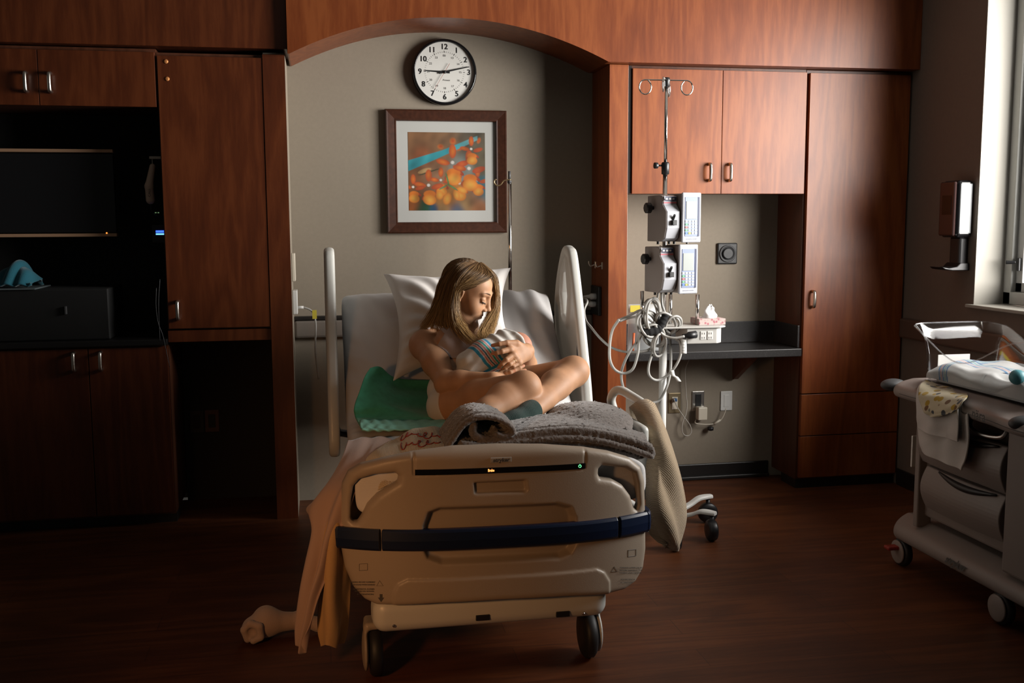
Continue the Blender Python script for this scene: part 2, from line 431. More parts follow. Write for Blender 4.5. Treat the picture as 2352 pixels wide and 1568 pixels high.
# window: frame, sash, sill, glass
wr = obj('window_1', MB().box((XR+.155, WY0-.001, WZ0), (XR+.25, WY0-.055, WZ1)).box((XR+.155, WY1, WZ0), (XR+.25, WY1+.055, WZ1)).box((XR+.155, WY1, WZ0), (XR+.25, WY0, WZ0+.06)).box((XR+.155, WY1, WZ1-.06), (XR+.25, WY0, WZ1)), mat('window_frame_paint', (.60, .60, .57), .4), bevel=.004)
wr['kind'] = 'structure'
sash = MB()
for y0, y1 in ((WY0-.056, WY1+.056),):
    sash.box((XR+.18, y0, WZ0+.06), (XR+.225, y0-.045, WZ1-.06)).box((XR+.18, y1+.045, WZ0+.06), (XR+.225, y1, WZ1-.06)).box((XR+.18, y0, WZ0+.06), (XR+.225, y1, WZ0+.105)).box((XR+.18, y0, WZ1-.105), (XR+.225, y1, WZ1-.06))
obj('sash', sash, mat('sash_paint', (.52, .53, .52), .4), wr, bevel=.003)
obj('latch', MB().box((XR+.166, WY0-.075, WZ0+.16), (XR+.18, WY0-.09, WZ0+.22)).cyl((XR+.155, WY0-.082, WZ0+.20), (XR+.12, WY0-.06, WZ0+.20), .007, .009), BLACK, wr, bevel=.002)
obj('jamb_lining', MB().box((XR+.001, WY0+.0, WZ0), (XR+.155, WY0-.006, WZ1)), PAINTL, wr)
GLASS = bpy.data.materials.new('window_glass'); GLASS.use_nodes = True; _nt = GLASS.node_tree; _nt.nodes.clear()
_o = _nt.nodes.new('ShaderNodeOutputMaterial'); _t = _nt.nodes.new('ShaderNodeBsdfTransparent'); _g = _nt.nodes.new('ShaderNodeBsdfGlossy'); _x = _nt.nodes.new('ShaderNodeMixShader')
_g.inputs['Roughness'].default_value = .02; _x.inputs[0].default_value = .07
_nt.links.new(_t.outputs[0], _x.inputs[1]); _nt.links.new(_g.outputs[0], _x.inputs[2]); _nt.links.new(_x.outputs[0], _o.inputs[0])
obj('pane', MB().box((XR+.20, WY1+.10, WZ0+.10), (XR+.205, WY0-.10, WZ1-.10)), GLASS, wr)
obj('sill', MB().box((XR-.022, WY1-.05, WZ0-.016), (XR+.155, WY0+.03, WZ0)), PAINTL, wr, bevel=.004)
# vinyl base and wall bumper rails
struct('baseboard_back', MB().box((1.52, YB-.012, 0), (2.44, YB, .088)).box((1.52, YB-.03, 0), (2.44, YB-.012, .022)), TRIM, bevel=.006)
struct('baseboard_right', MB().box((XR-.012, -5.2, 0), (XR, -.001, .09)), TRIM, bevel=.005)
RAILM = mat('wall_bumper_vinyl', (.20, .17, .145), .45)
t1 = struct('trim_1', MB().box((XW0, YB-.035, .845), (XW1, YB, .935)), RAILM, bevel=.012)
obj('rail_cap', MB().box((XW0, YB-.04, .936), (XW1, YB, .955)), TRIM, t1, bevel=.004)
struct('trim_2', MB().box((XR-.03, -3.2, .80), (XR, -.001, .905)), mat('wall_bumper_brown', (.12, .075, .055), .4), bevel=.012)

# ------------------------------------------------------------------ cherry built-ins
SOF = 2.186
def arch_poly():
    x0, x1, za = -.115, 1.391, 2.368
    c = (x0+x1)/2-.02; r = []
    for t in np.linspace(0, 1, 41):
        x = x0+(x1-x0)*t; q = abs((x-c)/(x1-c if x > c else c-x0))
        z = SOF-.004+(za-SOF+.004)*math.sqrt(max(0, 1-q*q*.93)) if False else SOF+(za-SOF)*(1-q**2.05)
        r.append((x, z))
    return r
ap = arch_poly()
poly = [(-.122, SOF)]+ap+[(XR-.002, SOF), (XR-.002, 2.755), (-.122, 2.755)]
# the panel is split in columns so that the arch keeps clean faces
mb = MB()
cols = [(-.122, SOF)]+ap+[(XR-.002, SOF)]
for (xa, za), (xb, zb) in zip(cols[:-1], cols[1:]):
    if xb-xa < 1e-5: continue
    mb.hexa([(xa,-.06,za),(xb,-.06,zb),(xb,YB,zb),(xa,YB,za),(xa,-.06,2.755),(xb,-.06,2.755),(xb,YB,2.755),(xa,YB,2.755)])
av = obj('arched_valance', mb, WOODX); tag(av, 'long cherry wood valance with a shallow arch cut over the bed alcove', 'wood panel')
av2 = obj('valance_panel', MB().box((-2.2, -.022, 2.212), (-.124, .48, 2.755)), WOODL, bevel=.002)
tag(av2, 'flat cherry wood valance above the shaded cabinets at the left', 'wood panel')

def pull(mbx, c, length=.080, out=.028, r=.0085, axis='z', dirn=(0, -1, 0)):
    """slim arched bar pull"""
    c = np.array(c, float); d = np.array(dirn, float); a = np.array({'z': (0,0,1), 'x': (1,0,0), 'y': (0,1,0)}[axis], float); L = length/2
    pts = [c-a*L, c-a*L+d*out*.55, c-a*L*.86+d*out*.95, c+d*out*1.08, c+a*L*.86+d*out*.95, c+a*L+d*out*.55, c+a*L]
    return mbx.tube(spline(pts, 6), r, 10)
def handle(parent, c, **k): return obj('handle', pull(MB(), c, **k), NICKEL, parent, smooth=True)

# right pilaster
tag(obj('pilaster', MB().box((XW1, 0, 0), (1.510, YB, SOF-.002)), WOOD, bevel=.0015), 'narrow cherry wood pilaster between the bed alcove and the counter niche', 'wood panel')
# upper cabinet with two doors
uc = thing('wall_cabinet', 'cherry wall cabinet with two doors above the counter niche', 'cabinet', (1.98, .15, 1.558))
obj('body', MB().box((1.5195, .026, 1.562), (2.459, YB-.001, SOF-.002)), DARKWOOD, uc)
for xa, xb, hx in ((1.533, 2.0005, 1.935), (2.0035, 2.4545, 2.043)):
    d = obj('door', MB().box((xa, .003, 1.558), (xb, .024, SOF-.018)), WOOD2 if hx < 2 else WOOD, uc, bevel=.0012)
    handle(d, (hx, .003, 1.665))
obj('shade_filler', MB().box((1.511, .012, 1.56), (1.530, .025, SOF-.006)), GAPBLACK, uc)  # recessed strip, black for the shade in the gap beside the door
# tall cabinet next to the window wall
tc = thing('tall_cabinet', 'tall cherry cabinet in the corner by the window wall', 'cabinet', (2.75, .15, 0))
obj('body', MB().box((2.462, .026, .05), (XR-.003, YB-.001, SOF-.004)), DARKWOOD, tc)
d = obj('door', MB().box((2.472, .002, .516), (XR-.012, .024, SOF-.02)), WOOD, tc, bevel=.0012); handle(d, (2.516, .002, .985+.03))
obj('drawer', MB().box((2.472, .002, .29), (XR-.012, .024, .510)), WOOD, tc, bevel=.0012)
obj('plinth', MB().box((2.465, .03, 0), (XR-.01, .2, .049)), TRIM, tc)
d = obj('lower_panel', MB().box((2.472, .002, .062), (XR-.012, .024, .285)), WOOD, tc, bevel=.0012)
# counter in the niche
ct = thing('counter_shelf', 'speckled dark counter with backsplash in the niche under the wall cabinet', 'counter', (1.98, .1, .72))
obj('worktop', MB().box((1.5195, -.012, .716), (2.4605, YB-.0125, .758)), COUNTER, ct, bevel=.004)
obj('backsplash', MB().box((1.5195, YB-.012, .759), (2.4605, YB-.001, .875)).box((2.449, .02, .759), (2.461, YB-.0125, .875)), COUNTER, ct, bevel=.002)
obj('bracket', MB().prism([(.02, .715), (.30, .715), (.30, .56), (.28, .56)], 'x', 2.21, 2.235), DARKWOOD, ct)
# left wardrobe, pilaster, television niche, base cabinets
wd = thing('wardrobe', 'tall shaded cherry wardrobe with one door left of the bed alcove', 'cabinet', (-.47, .2, .90))
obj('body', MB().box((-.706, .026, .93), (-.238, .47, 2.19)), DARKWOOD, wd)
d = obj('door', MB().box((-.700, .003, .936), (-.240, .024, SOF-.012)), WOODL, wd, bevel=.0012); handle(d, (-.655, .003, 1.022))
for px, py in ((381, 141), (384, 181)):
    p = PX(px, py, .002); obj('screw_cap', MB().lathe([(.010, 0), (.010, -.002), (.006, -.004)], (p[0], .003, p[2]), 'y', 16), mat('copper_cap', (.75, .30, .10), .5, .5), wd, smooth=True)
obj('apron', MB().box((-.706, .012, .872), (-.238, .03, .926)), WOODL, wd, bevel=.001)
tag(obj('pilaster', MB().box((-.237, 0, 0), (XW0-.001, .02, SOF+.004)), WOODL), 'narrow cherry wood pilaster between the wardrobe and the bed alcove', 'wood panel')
oc = thing('overhead_cabinet', 'shaded cherry overhead cabinet with two doors above the television', 'cabinet', (-1.2, .2, 1.946))
obj('body', MB().box((-2.2, .026, 1.95), (-.708, .49, 2.205)), DARKWOOD, oc)
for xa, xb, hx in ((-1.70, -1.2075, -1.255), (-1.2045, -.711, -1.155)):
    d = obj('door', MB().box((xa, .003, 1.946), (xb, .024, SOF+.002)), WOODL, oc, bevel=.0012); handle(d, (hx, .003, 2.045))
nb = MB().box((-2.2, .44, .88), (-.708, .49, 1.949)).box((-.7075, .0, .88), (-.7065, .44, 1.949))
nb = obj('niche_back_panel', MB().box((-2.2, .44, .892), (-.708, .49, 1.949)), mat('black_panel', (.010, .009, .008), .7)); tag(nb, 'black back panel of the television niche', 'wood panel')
bc = thing('base_cabinet', 'shaded cherry base cabinet with two doors under the television niche', 'cabinet', (-1.2, .2, 0))
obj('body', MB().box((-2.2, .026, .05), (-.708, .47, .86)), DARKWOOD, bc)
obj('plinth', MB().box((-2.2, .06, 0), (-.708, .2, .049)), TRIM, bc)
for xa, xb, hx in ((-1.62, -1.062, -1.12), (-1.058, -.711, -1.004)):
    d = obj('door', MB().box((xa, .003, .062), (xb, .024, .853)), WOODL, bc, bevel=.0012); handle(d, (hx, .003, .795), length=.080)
tag(obj('countertop', MB().box((-2.2, -.015, .861), (-.708, .438, .89)), mat('black_laminate', (.012, .011, .011), .3), bevel=.004), 'black countertop on the base cabinet in the television niche', 'counter')
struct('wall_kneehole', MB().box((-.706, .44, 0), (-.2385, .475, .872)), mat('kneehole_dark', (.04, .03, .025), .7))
# ------------------------------------------------------------------ hospital bed
BEDP = mat('warm_grey_bed_plastic', (.36, .295, .23), .42, bump=.10, bscale=420)
RAILP = mat('pale_grey_rail_plastic', (.62, .62, .58), .36, bump=.05, bscale=400)
BLUEP = mat('navy_bumper', (.0045, .012, .040), .35)
RUBBER = mat('black_rubber', (.014, .014, .015), .55)
INK = mat('dark_print', (.06, .055, .05), .6)
BEDC = .515
def bow(x): # plan curve of the footboard
    q = abs(x-BEDC)/.478
    return .085*np.clip(q, 0, 1.1)**3.2-.036*(x-BEDC)
FY = -1.955
bed = thing('hospital_bed', 'electric hospital bed with raised backrest and pale side rails', 'bed', (BEDC, -1.0, 0))
def fb(pts): # photo outline -> (x, z) on the footboard plane
    r = []
    for u, v in pts:
        y = FY
        for _ in range(3):
            p = PX(u, v, y); y = FY+float(bow(p[0]))
        r.append((p[0], p[2]))
    return r
OUT = fb([(786,1112),(800,1084),(828,1068),(880,1055),(945,1041),(1040,1028),(1145,1023),(1250,1024),(1342,1030),(1400,1039),(1448,1053),(1474,1075),(1483,1105),
          (1485,1180),(1486,1262),(1480,1306),(1462,1338),(1436,1356),(1398,1366),(1300,1371),(1150,1379),(1000,1387),(900,1392),(866,1391),(838,1378),(812,1350),(792,1305),(783,1255),(780,1180)])
HL = fb([(812,1200),(806,1194),(807,1150),(812,1118),(826,1102),(858,1092),(908,1087),(916,1094),(914,1108),(894,1120),(866,1138),(844,1160),(830,1188),(822,1200)])
HR = fb([(1377,1078),(1384,1071),(1436,1076),(1458,1088),(1464,1112),(1468,1160),(1464,1172),(1458,1168),(1450,1140),(1432,1116),(1408,1103),(1380,1099),(1376,1090)])
REC = fb([(972,1208),(984,1176),(1010,1166),(1280,1156),(1312,1164),(1322,1186),(1324,1250),(1312,1272),(1286,1284),(1015,1296),(982,1284),(970,1258)])
PUL = fb([(1088,1108),(1208,1102),(1212,1126),(1206,1131),(1096,1136),(1090,1134)])
LOW = fb([(903,1400),(905,1360),(914,1342),(936,1331),(1370,1306),(1388,1314),(1400,1334),(1401,1380)])
CON = fb([(948,1020),(951,1090),(1336,1077),(1344,1072),(1345,1010)])
def sstep(a, b, x): t = np.clip((x-a)/(b-a), 0, 1); return t*t*(3-2*t)
F = Field((-.0, -2.03, .20), (1.03, -1.80, .80), .0036)
X, Y, Z = F.grid(); X2, Z2 = X[:, :, 0]+0*Z[:, 0, :], Z[:, 0, :]+0*X[:, :, 0]
d2 = poly_sdf(X2, Z2, OUT); d2 = np.maximum(d2, -poly_sdf(X2, Z2, HL)); d2 = np.maximum(d2, -poly_sdf(X2, Z2, HR))
rec = poly_sdf(X2, Z2, REC); pul = poly_sdf(X2, Z2, PUL); low = poly_sdf(X2, Z2, LOW); con = poly_sdf(X2, Z2, CON)
yf = FY+bow(X2)+.030*sstep(.004, -.016, rec)+.014*sstep(.001, -.005, pul)-.006*sstep(.003, -.003, low)+.004*sstep(.0045, .002, np.abs(con))*(Z2 > .60)
yf = yf+.03*sstep(.705, .765, Z2)**2  # console rolls back at the top
yb = FY+bow(X2)+.052
a = yf[:, None, :]-Y; b = Y-yb[:, None, :]; d = d2[:, None, :]
def smax(a, b, k): h = np.clip(.5+.5*(a-b)/k, 0, 1); return b*(1-h)+a*h+k*h*(1-h)
F.f = smax(smax(a, b, .006), d, .020).astype(np.float32)
V, Q = F.mesh(); V = relax(V, Q, 1, .4)
fbo = obj_np('footboard', V, Q, BEDP, bed)
def on_fb(u, v, off=.0012):
    y = FY
    for _ in range(4):
        p = PX(u, v, y); y = FY+float(bow(p[0]))-off+.03*float(sstep(.705, .765, p[2]))**2
    return PX(u, v, y)
# control strip with lit symbols
st = MB(); P1 = fb([(953,1078),(1343,1063),(1343,1076),(1337,1079),(956,1091),(953,1089)])
m_ = len(P1)
def sy(x, z): return FY+float(bow(x))+.03*float(sstep(.705, .765, z))**2
xs_ = np.linspace(P1[0][0], P1[1][0], 40); lo_ = fb([(953,1091),(1343,1076)]); hi_ = fb([(953,1078),(1343,1063)])
for k in range(39):
    q = []
    for x in (xs_[k], xs_[k+1]):
        t = (x-xs_[0])/(xs_[-1]-xs_[0]); q.append((x, lo_[0][1]+(lo_[1][1]-lo_[0][1])*t, hi_[0][1]+(hi_[1][1]-hi_[0][1])*t))
    (xa, a0, a1), (xb, b0, b1) = q
    st.hexa([(xa,sy(xa,a0)-.0022,a0),(xb,sy(xb,b0)-.0022,b0),(xb,sy(xb,b0)+.004,b0),(xa,sy(xa,a0)+.004,a0),(xa,sy(xa,a1)-.0022,a1),(xb,sy(xb,b1)-.0022,b1),(xb,sy(xb,b1)+.004,b1),(xa,sy(xa,a1)+.004,a1)])
if False: st.add([(x, FY+float(bow(x))-.0022+.03*float(sstep(.705, .765, z))**2, z) for x, z in P1]+[(x, FY+float(bow(x))+.004, z) for x, z in P1], [tuple(range(m_))]+[(i, (i+1) % m_, m_+(i+1) % m_, m_+i) for i in range(m_)])
strip = obj('control_strip', st, GLOSSBLACK, fbo)
AMBER = mat('amber_led', (.9, .3, .05), .5, emit=(1.0, .32, .08), estr=3.0); GREEN = mat('green_led', (.2, .9, .5), .5, emit=(.2, 1.0, .42), estr=1.6)
c = on_fb(1128, 1080, .003); text('brake_light', 'Brake', strip, AMBER, c, (1, 0, 0), (0, 0, 1), .0115, depth=.001, width=.019, font_bold=.02)
c = on_fb(1332, 1069.5, .0035)
ic = MB(); ring = [(c[0]+.0042*math.sin(q), c[1], c[2]-.001+.0042*math.cos(q)) for q in np.linspace(.5, 2*PI-.5, 20)]
ic.tube(ring, .0007, 6).tube([(c[0], c[1], c[2]+.0005), (c[0], c[1], c[2]+.0055)], .0007, 6); obj('power_light', ic, GREEN, strip, smooth=True)
c0, c1 = on_fb(1126, 1056), on_fb(1175, 1056); c = (c0+c1)/2
pl = obj('name_plate', MB().box((c0[0], c[1]-.0015, c[2]-.008), (c1[0], c[1]+.004, c[2]+.008)), mat('plate_grey', (.36, .33, .29), .35), fbo, bevel=.002)
text('lettering', 'stryker', pl, INK, (c[0], c[1]-.0018, c[2]), (1, 0, 0), (0, 0, 1), .016, shear=.18, width=.052, font_bold=.03)
# navy bumper strip in three lengths
def bumper(u0, u1, wrap0=0, wrap1=0):
    p0 = on_fb(u0, 1240); p1 = on_fb(u1, 1225); z0 = .472; hh = .033; mbq = MB()
    xs = np.linspace(p0[0], p1[0], 26); pts = [(x, FY+float(bow(x))) for x in xs]
    if wrap0: pts = [(xs[0]-.006, pts[0][1]+.09), (xs[0]-.008, pts[0][1]+.03)]+pts
    if wrap1: pts = pts+[(xs[-1]+.008, pts[-1][1]+.03), (xs[-1]+.006, pts[-1][1]+.09)]
    pts = spline([(a_, b_, 0) for a_, b_ in pts], 3); T = np.gradient(pts, axis=0); N = np.stack([T[:, 1], -T[:, 0]], 1); N /= np.linalg.norm(N, axis=1)[:, None]
    prof = [(-.012, -hh), (.009, -hh), (.014, -hh+.008), (.0155, 0), (.014, hh-.008), (.009, hh), (-.012, hh)]
    n = len(prof); vs_ = []; fs = []
    for (x, y, _), nn in zip(pts, N):
        for o_, z in prof: vs_.append((x+nn[0]*o_, y+nn[1]*o_, z0+z))
    for i in range(len(pts)-1):
        for k in range(n): fs.append((i*n+k, i*n+(k+1) % n, (i+1)*n+(k+1) % n, (i+1)*n+k))
    fs += [tuple(range(n))[::-1], tuple(range((len(pts)-1)*n, len(pts)*n))]
    mbq.add(vs_, fs); return obj('bumper', mbq, BLUEP, fbo, bevel=.003)
bumper(776, 873, 1, 0); bumper(879, 1415); bumper(1421, 1484, 0, 1)
# printed warnings
def outline(pts, r=.0007):
    P = [on_fb(u, v, .001) for u, v in pts]; return MB().tube(P, r, 5, closed=True)
obj('label_outline', outline([(825,1295),(844,1294),(844,1309),(825,1310)]), INK, fbo)
obj('label_outline', outline([(1443,1263),(1461,1261),(1461,1276),(1443,1278)]), INK, fbo)
obj('label_outline', outline([(1404,1313),(1411,1301),(1418,1312)], .0006), INK, fbo); obj('label_outline', outline([(865,1345),(872,1333),(880,1345)], .0006), INK, fbo)
def bent_text(s, u0, u1, v, h=.0055):
    a_, b_ = on_fb(u0, v, .0016), on_fb(u1, v, .0016); text('warning_print', s, fbo, INK, (a_+b_)/2, b_-a_, (0, 0, 1), h, width=float(np.linalg.norm(b_-a_)), font_bold=.02, depth=.002)
for i, (s, v) in enumerate((('WARNING: BED EXIT ALARM MAY', 1336), ('NOT SOUND WHEN DISABLED', 1342), ('ADVERTENCIA: ALARMA', 1352), ('PUEDE NO SONAR', 1357), ('ATTENTION', 1364))):
    bent_text(s, 804+i*4, 862-i*1, v)
for s, u0, u1, v in (('WARNING LOWER THE BED', 1422, 1476, 1303), ('BEFORE LEAVING THE', 1422, 1474, 1309), ('PATIENT UNATTENDED', 1422, 1472, 1315), ('ADVERTENCIA', 1424, 1458, 1330), ('ATTENTION', 1424, 1452, 1337)):
    bent_text(s, u0, u1, v)
ar = [on_fb(u, v, .0016) for u, v in ((872, 1364), (878, 1364), (878, 1372), (882, 1372), (875, 1382), (868, 1372), (872, 1372))]
obj('arrow_print', MB().add(ar, [tuple(range(7))]), INK, fbo)

# base, casters, lift columns, frame
F = Field((.06, -2.0, .12), (.95, -.2, .30), .008)
F.box((.50, -1.10, .225), (.365, .76, .05), .035); F.box((.50, -1.845, .222), (.372, .06, .055), .04, k=.02)
V, Q = F.mesh(); V = relax(V, Q, 2)
bs = obj_np('base', V, Q, RAILP, bed)
for u, v in ((1109,1418),(1293,1410)):
    p = PX(u, v, -1.906); obj('vent', MB().box((p[0]-.022, -1.909, p[2]-.009), (p[0]+.022, -1.90, p[2]+.009)), BLACK, bs, bevel=.002)
for u, v in ((905,1437),(1340,1409)):
    p = PX(u, v, -1.906); obj('bolt', MB().lathe([(.005, 0), (.005, -.002), (.003, -.004)], (p[0], -1.905, p[2]), 'y', 12), STEEL, bs)
for x, y in ((.14, -1.80), (.83, -1.80), (.14, -.35), (.83, -.35)):
    c_ = obj('caster', MB().lathe([(.03, -.021), (.068, -.020), (.0775, -.012), (.078, 0), (.0775, .012), (.068, .020), (.03, .021)], (x, y, .078), 'x', 36), RUBBER, bed, smooth=True)
    sx = 1 if x > .5 else -1
    F = Field((x-.07, y-.09, .0), (x+.07, y+.09, .19), .004)
    F.ell((x+sx*.032, y, .085), (.012, .062, .068), k=0); F.box((x, y+.015, .165), (.035, .04, .012), .01, k=.02)
    V, Q = F.mesh(); obj_np('caster_cover', V, Q, RAILP if sx > 0 else BEDP, c_)
obj('lift_column', MB().box((.42, -.75, .26), (.58, -.60, .52)), GREYP, bed, bevel=.01); obj('lift_column', MB().box((.42, -1.55, .26), (.58, -1.40, .52)), GREYP, bed, bevel=.01)
fr = MB().box((.12, -1.87, .50), (.92, -.25, .545)); obj('frame', fr, GREYP, bed, bevel=.012)

# mattress with white fitted sheet: seat section and inclined back section as one bent slab
SHEET = mat('white_bed_sheet', (.66, .64, .63), .8, sheen=.15, bump=.12, bscale=260)
MX0, MX1 = .085, 1.005
PIV = (-.93, .68); TOP = (-.41, 1.17)
def bed_path(s): # s metres along the mattress top from the foot; returns (y, z, normal y, normal z)
    L1 = 1.87-.93-.10; R_ = .19; ang = math.atan2(TOP[1]-PIV[1], TOP[0]-PIV[0]); arc = R_*ang
    if s < L1: return -1.87+s, .68, 0, 1
    if s < L1+arc:
        q = (s-L1)/R_; return -1.87+L1+R_*math.sin(q), .68+R_*(1-math.cos(q)), -math.sin(q), math.cos(q)
    t = s-L1-arc; y = -1.87+L1+R_*math.sin(ang); z = .68+R_*(1-math.cos(ang))
    return y+t*math.cos(ang), z+t*math.sin(ang), -math.sin(ang), math.cos(ang)
LM = 1.585
wr1 = sines(3, 10, 14, 60, 2); wr2 = sines(5, 10, 25, 90, 2)
def mat_section(k, n=72): # closed cross section, superellipse 0..1
    q = 2*PI*k; c, s_ = math.cos(q), math.sin(q); e = .30
    return math.copysign(abs(c)**e, c), math.copysign(abs(s_)**.5, s_)
NU, NS = 96, 130; vs_ = []
for j in range(NS):
    s_ = LM*j/(NS-1); y, z, ny, nz = bed_path(s_)
    end = min(1.0, max(0.0, (LM-s_)/.06)); sh = math.sqrt(max(0, 1-(1-end)**2)) if end < 1 else 1
    for i in range(NU):
        a_, b_ = mat_section(i/NU); hw = (MX1-MX0)/2-.012*(1-sh); th = .078*(.25+.75*sh) if end < 1 else .078
        x = (MX0+MX1)/2+hw*a_; off = -.078+th*b_
        if b_ > 0:
            off += .004*wr1(x*3+s_, s_*.9+x*.4)+.0025*wr2(x+s_*1.4, s_)-(.012*math.exp(-((x-.48)/.18)**2) if s_ > 1.4 else 0)
            if s_ > .95: off += .0090*math.sin(x*62+s_*9+2.0*wr1(s_*.25, x*.3))*min(1, (s_-.95)*3)*min(1, max(0, (x-.66)*6))
            if s_ > .2: off += .003*math.sin(s_*70+x*18+2*wr1(x*.5, s_*.1))*max(0, 1-abs(s_-.75)/.35)
        else: x += .003*wr1(s_, off*2)
        vs_.append((x, y+ny*off, z+nz*off))
fs = [(j*NU+i, j*NU+(i+1) % NU, (j+1)*NU+(i+1) % NU, (j+1)*NU+i) for j in range(NS-1) for i in range(NU)]
fs += [tuple(range(NU))[::-1], tuple(range((NS-1)*NU, NS*NU))]
obj('mattress', MB().add(vs_, fs), SHEET, bed, smooth=True, subsurf=1)
# plates under the sections
pv = MB(); 
for s0, s1 in ((0, .76), (.92, 1.56)):
    A_ = bed_path(s0); B_ = bed_path(s1); q = [(x, P_[0]+P_[2]*o_, P_[1]+P_[3]*o_) for o_ in (-.165, -.19) for P_ in (A_, B_) for x in (.12, .94)]
    pv.hexa([q[4], q[5], q[7], q[6], q[0], q[1], q[3], q[2]])
obj('deck', pv, GREYP, bed, bevel=.005)
# side rails that tilt with the backrest
def rail(xc, inner, name='side_rail'):
    sg = -1 if xc < .5 else 1
    O = [(-.600,1.315),(-.655,1.295),(-.71,1.20),(-.775,1.06),(-.845,.90),(-.905,.75),(-.945,.60),(-.945,.535),(-.90,.50),(-.80,.52),(-.68,.60),(-.56,.72),(-.44,.86),(-.385,.99),(-.395,1.10),(-.44,1.20),(-.51,1.29),(-.56,1.318)]
    H = [(-.585,1.24),(-.625,1.10),(-.60,1.0),(-.545,1.02),(-.51,1.11),(-.535,1.20)]
    F = Field((xc-.05, -1.0, .46), (xc+.05, -.34, 1.36), .005)
    X, Y, Z = F.grid(); Y2 = Y[0, :, :]+0*Z[0, :, :]; Z2 = Z[0, :, :]+0*Y[0, :, :]
    d = np.maximum(poly_sdf(Y2, Z2, [tuple(q) for q in spline([(a, b, 0) for a, b in O], 3, True)[:, :2]]), -poly_sdf(Y2, Z2, H)+.0)
    edge = sstep(-.055, -.02, d)   # thick rounded rim, thinner web
    t = .011+.011*edge
    F.f = smax(np.abs(X-xc)-t[None], d[None]+0*X, .018).astype(np.float32)
    V, Q = F.mesh(); V = relax(V, Q, 1)
    r_ = obj_np(name, V, Q, RAILP, bed)
    xi = xc-sg*.0135
    obj('marker', MB().prism([(-.80,.95),(-.83,.87),(-.83,.76),(-.80,.78),(-.785,.88)], 'x', xi-.002, xi+.002), BLUEP, r_)
    arm = MB().tube([(xc, -.72, .60), (xc-sg*.02, -.66, .55), (xc-sg*.12, -.62, .52)], .016, 10)
    obj('rail_arm', arm, GREYP, r_, smooth=True)
    return r_
rail(.036, 1); rail(1.066, -1)
# lowered foot rail on the window side: only its tube grip stands up
p = [PX(1414, 985, -1.30), PX(1410, 945, -1.30), PX(1404, 918, -1.30), PX(1412, 899, -1.31), PX(1428, 897, -1.33), PX(1448, 908, -1.37), PX(1480, 929, -1.46), PX(1498, 948, -1.52), PX(1500, 985, -1.54)]
fr_ = obj('foot_rail', MB().tube(spline(p, 8), .0165, 14), RAILP, bed, smooth=True)
F = Field((.99, -1.72, .42), (1.13, -1.20, .80), .006); F.box((1.065, -1.44, .60), (.02, .22, .13), .018); V, Q = F.mesh(); obj_np('foot_rail_panel', V, Q, RAILP, fr_)
# headboard, just showing between the rails
obj('headboard', MB().box((.10, -.02, .50), (.96, .02, .98)), BEDP, bed, bevel=.015)
ax_ = PX(1173, 640, -.02)[0]
rod = thing('infusion_rod', 'thin chrome drip rod with a hook rising behind the bed pillow', 'drip pole', (ax_, .0, .98))
zt, zm = PX(1173, 393, 0)[2], PX(1173, 414, 0)[2]
obj('lower_tube', MB().cyl((ax_, 0, .981), (ax_, 0, zm), .0095, n=20), CHROME, rod, smooth=True)
obj('upper_tube', MB().cyl((ax_, 0, zm), (ax_, 0, zt), .0065, n=16).lathe([(.0105, 0), (.0105, .01), (.007, .014)], (ax_, 0, zm-.012), 'z', 20), GREYP, rod, smooth=True)
hk = [PX(u, v, -.005) for u, v in ((1173,413),(1164,413),(1156,416),(1150,424),(1142,426),(1136,421),(1136,414),(1140,412))]
obj('hook', MB().tube(spline(hk, 5), .0032, 8), mat('brass_hook', (.45, .33, .18), .3, .9), rod, smooth=True)
# ------------------------------------------------------------------ bedding
def cr1(P, n): # Catmull-Rom along axis 0
    P = np.asarray(P, float); Q = np.concatenate([2*P[:1]-P[1:2], P, 2*P[-1:]-P[-2:-1]]); m = len(P)-1
    t = np.linspace(0, m, n); i = np.minimum(t.astype(int), m-1); f = (t-i).reshape((-1,)+(1,)*(P.ndim-1))
    a, b, c, d = Q[i], Q[i+1], Q[i+2], Q[i+3]
    return .5*(2*b+(c-a)*f+(2*a-5*b+4*c-d)*f*f+(3*b-a-3*c+d)*f**3)
def rows_px(rows): # rows of (u, v, y) photo pixels with their distance y; a 4th value 'z' means the third is a height
    R = []
    for r in rows:
        R.append([PXz(q[0], q[1], q[2]) if len(q) > 3 else PX(*q) for q in r])
    return np.array(R)
def sheet_pts(C, nu, nv, disp=None):
    S = cr1(C, nv); S = cr1(np.swapaxes(S, 0, 1), nu); S = np.swapaxes(S, 0, 1) # nv x nu x 3
    du = np.gradient(S, axis=1); dv = np.gradient(S, axis=0); N = np.cross(du, dv); N /= np.linalg.norm(N, axis=2)[:, :, None]+1e-9
    if disp is not None:
        u = np.linspace(0, 1, nu)[None, :]; v = np.linspace(0, 1, nv)[:, None]
        S = S+N*np.broadcast_to(disp(u, v), S.shape[:2])[:, :, None]
    return S, N
def sheet(name, C, mats, nu=60, nv=80, thick=.004, disp=None, parent=None, loc=None):
    S, N = sheet_pts(C, nu, nv, disp)
    idx = np.arange(nu*nv).reshape(nv, nu)
    F = np.stack([idx[:-1, :-1], idx[:-1, 1:], idx[1:, 1:], idx[1:, :-1]], -1).reshape(-1, 4)
    o = obj_np(name, S.reshape(-1, 3), F, mats, parent, loc)
    m = o.modifiers.new('thickness', 'SOLIDIFY'); m.thickness = thick; m.offset = 0
    return o, S, N
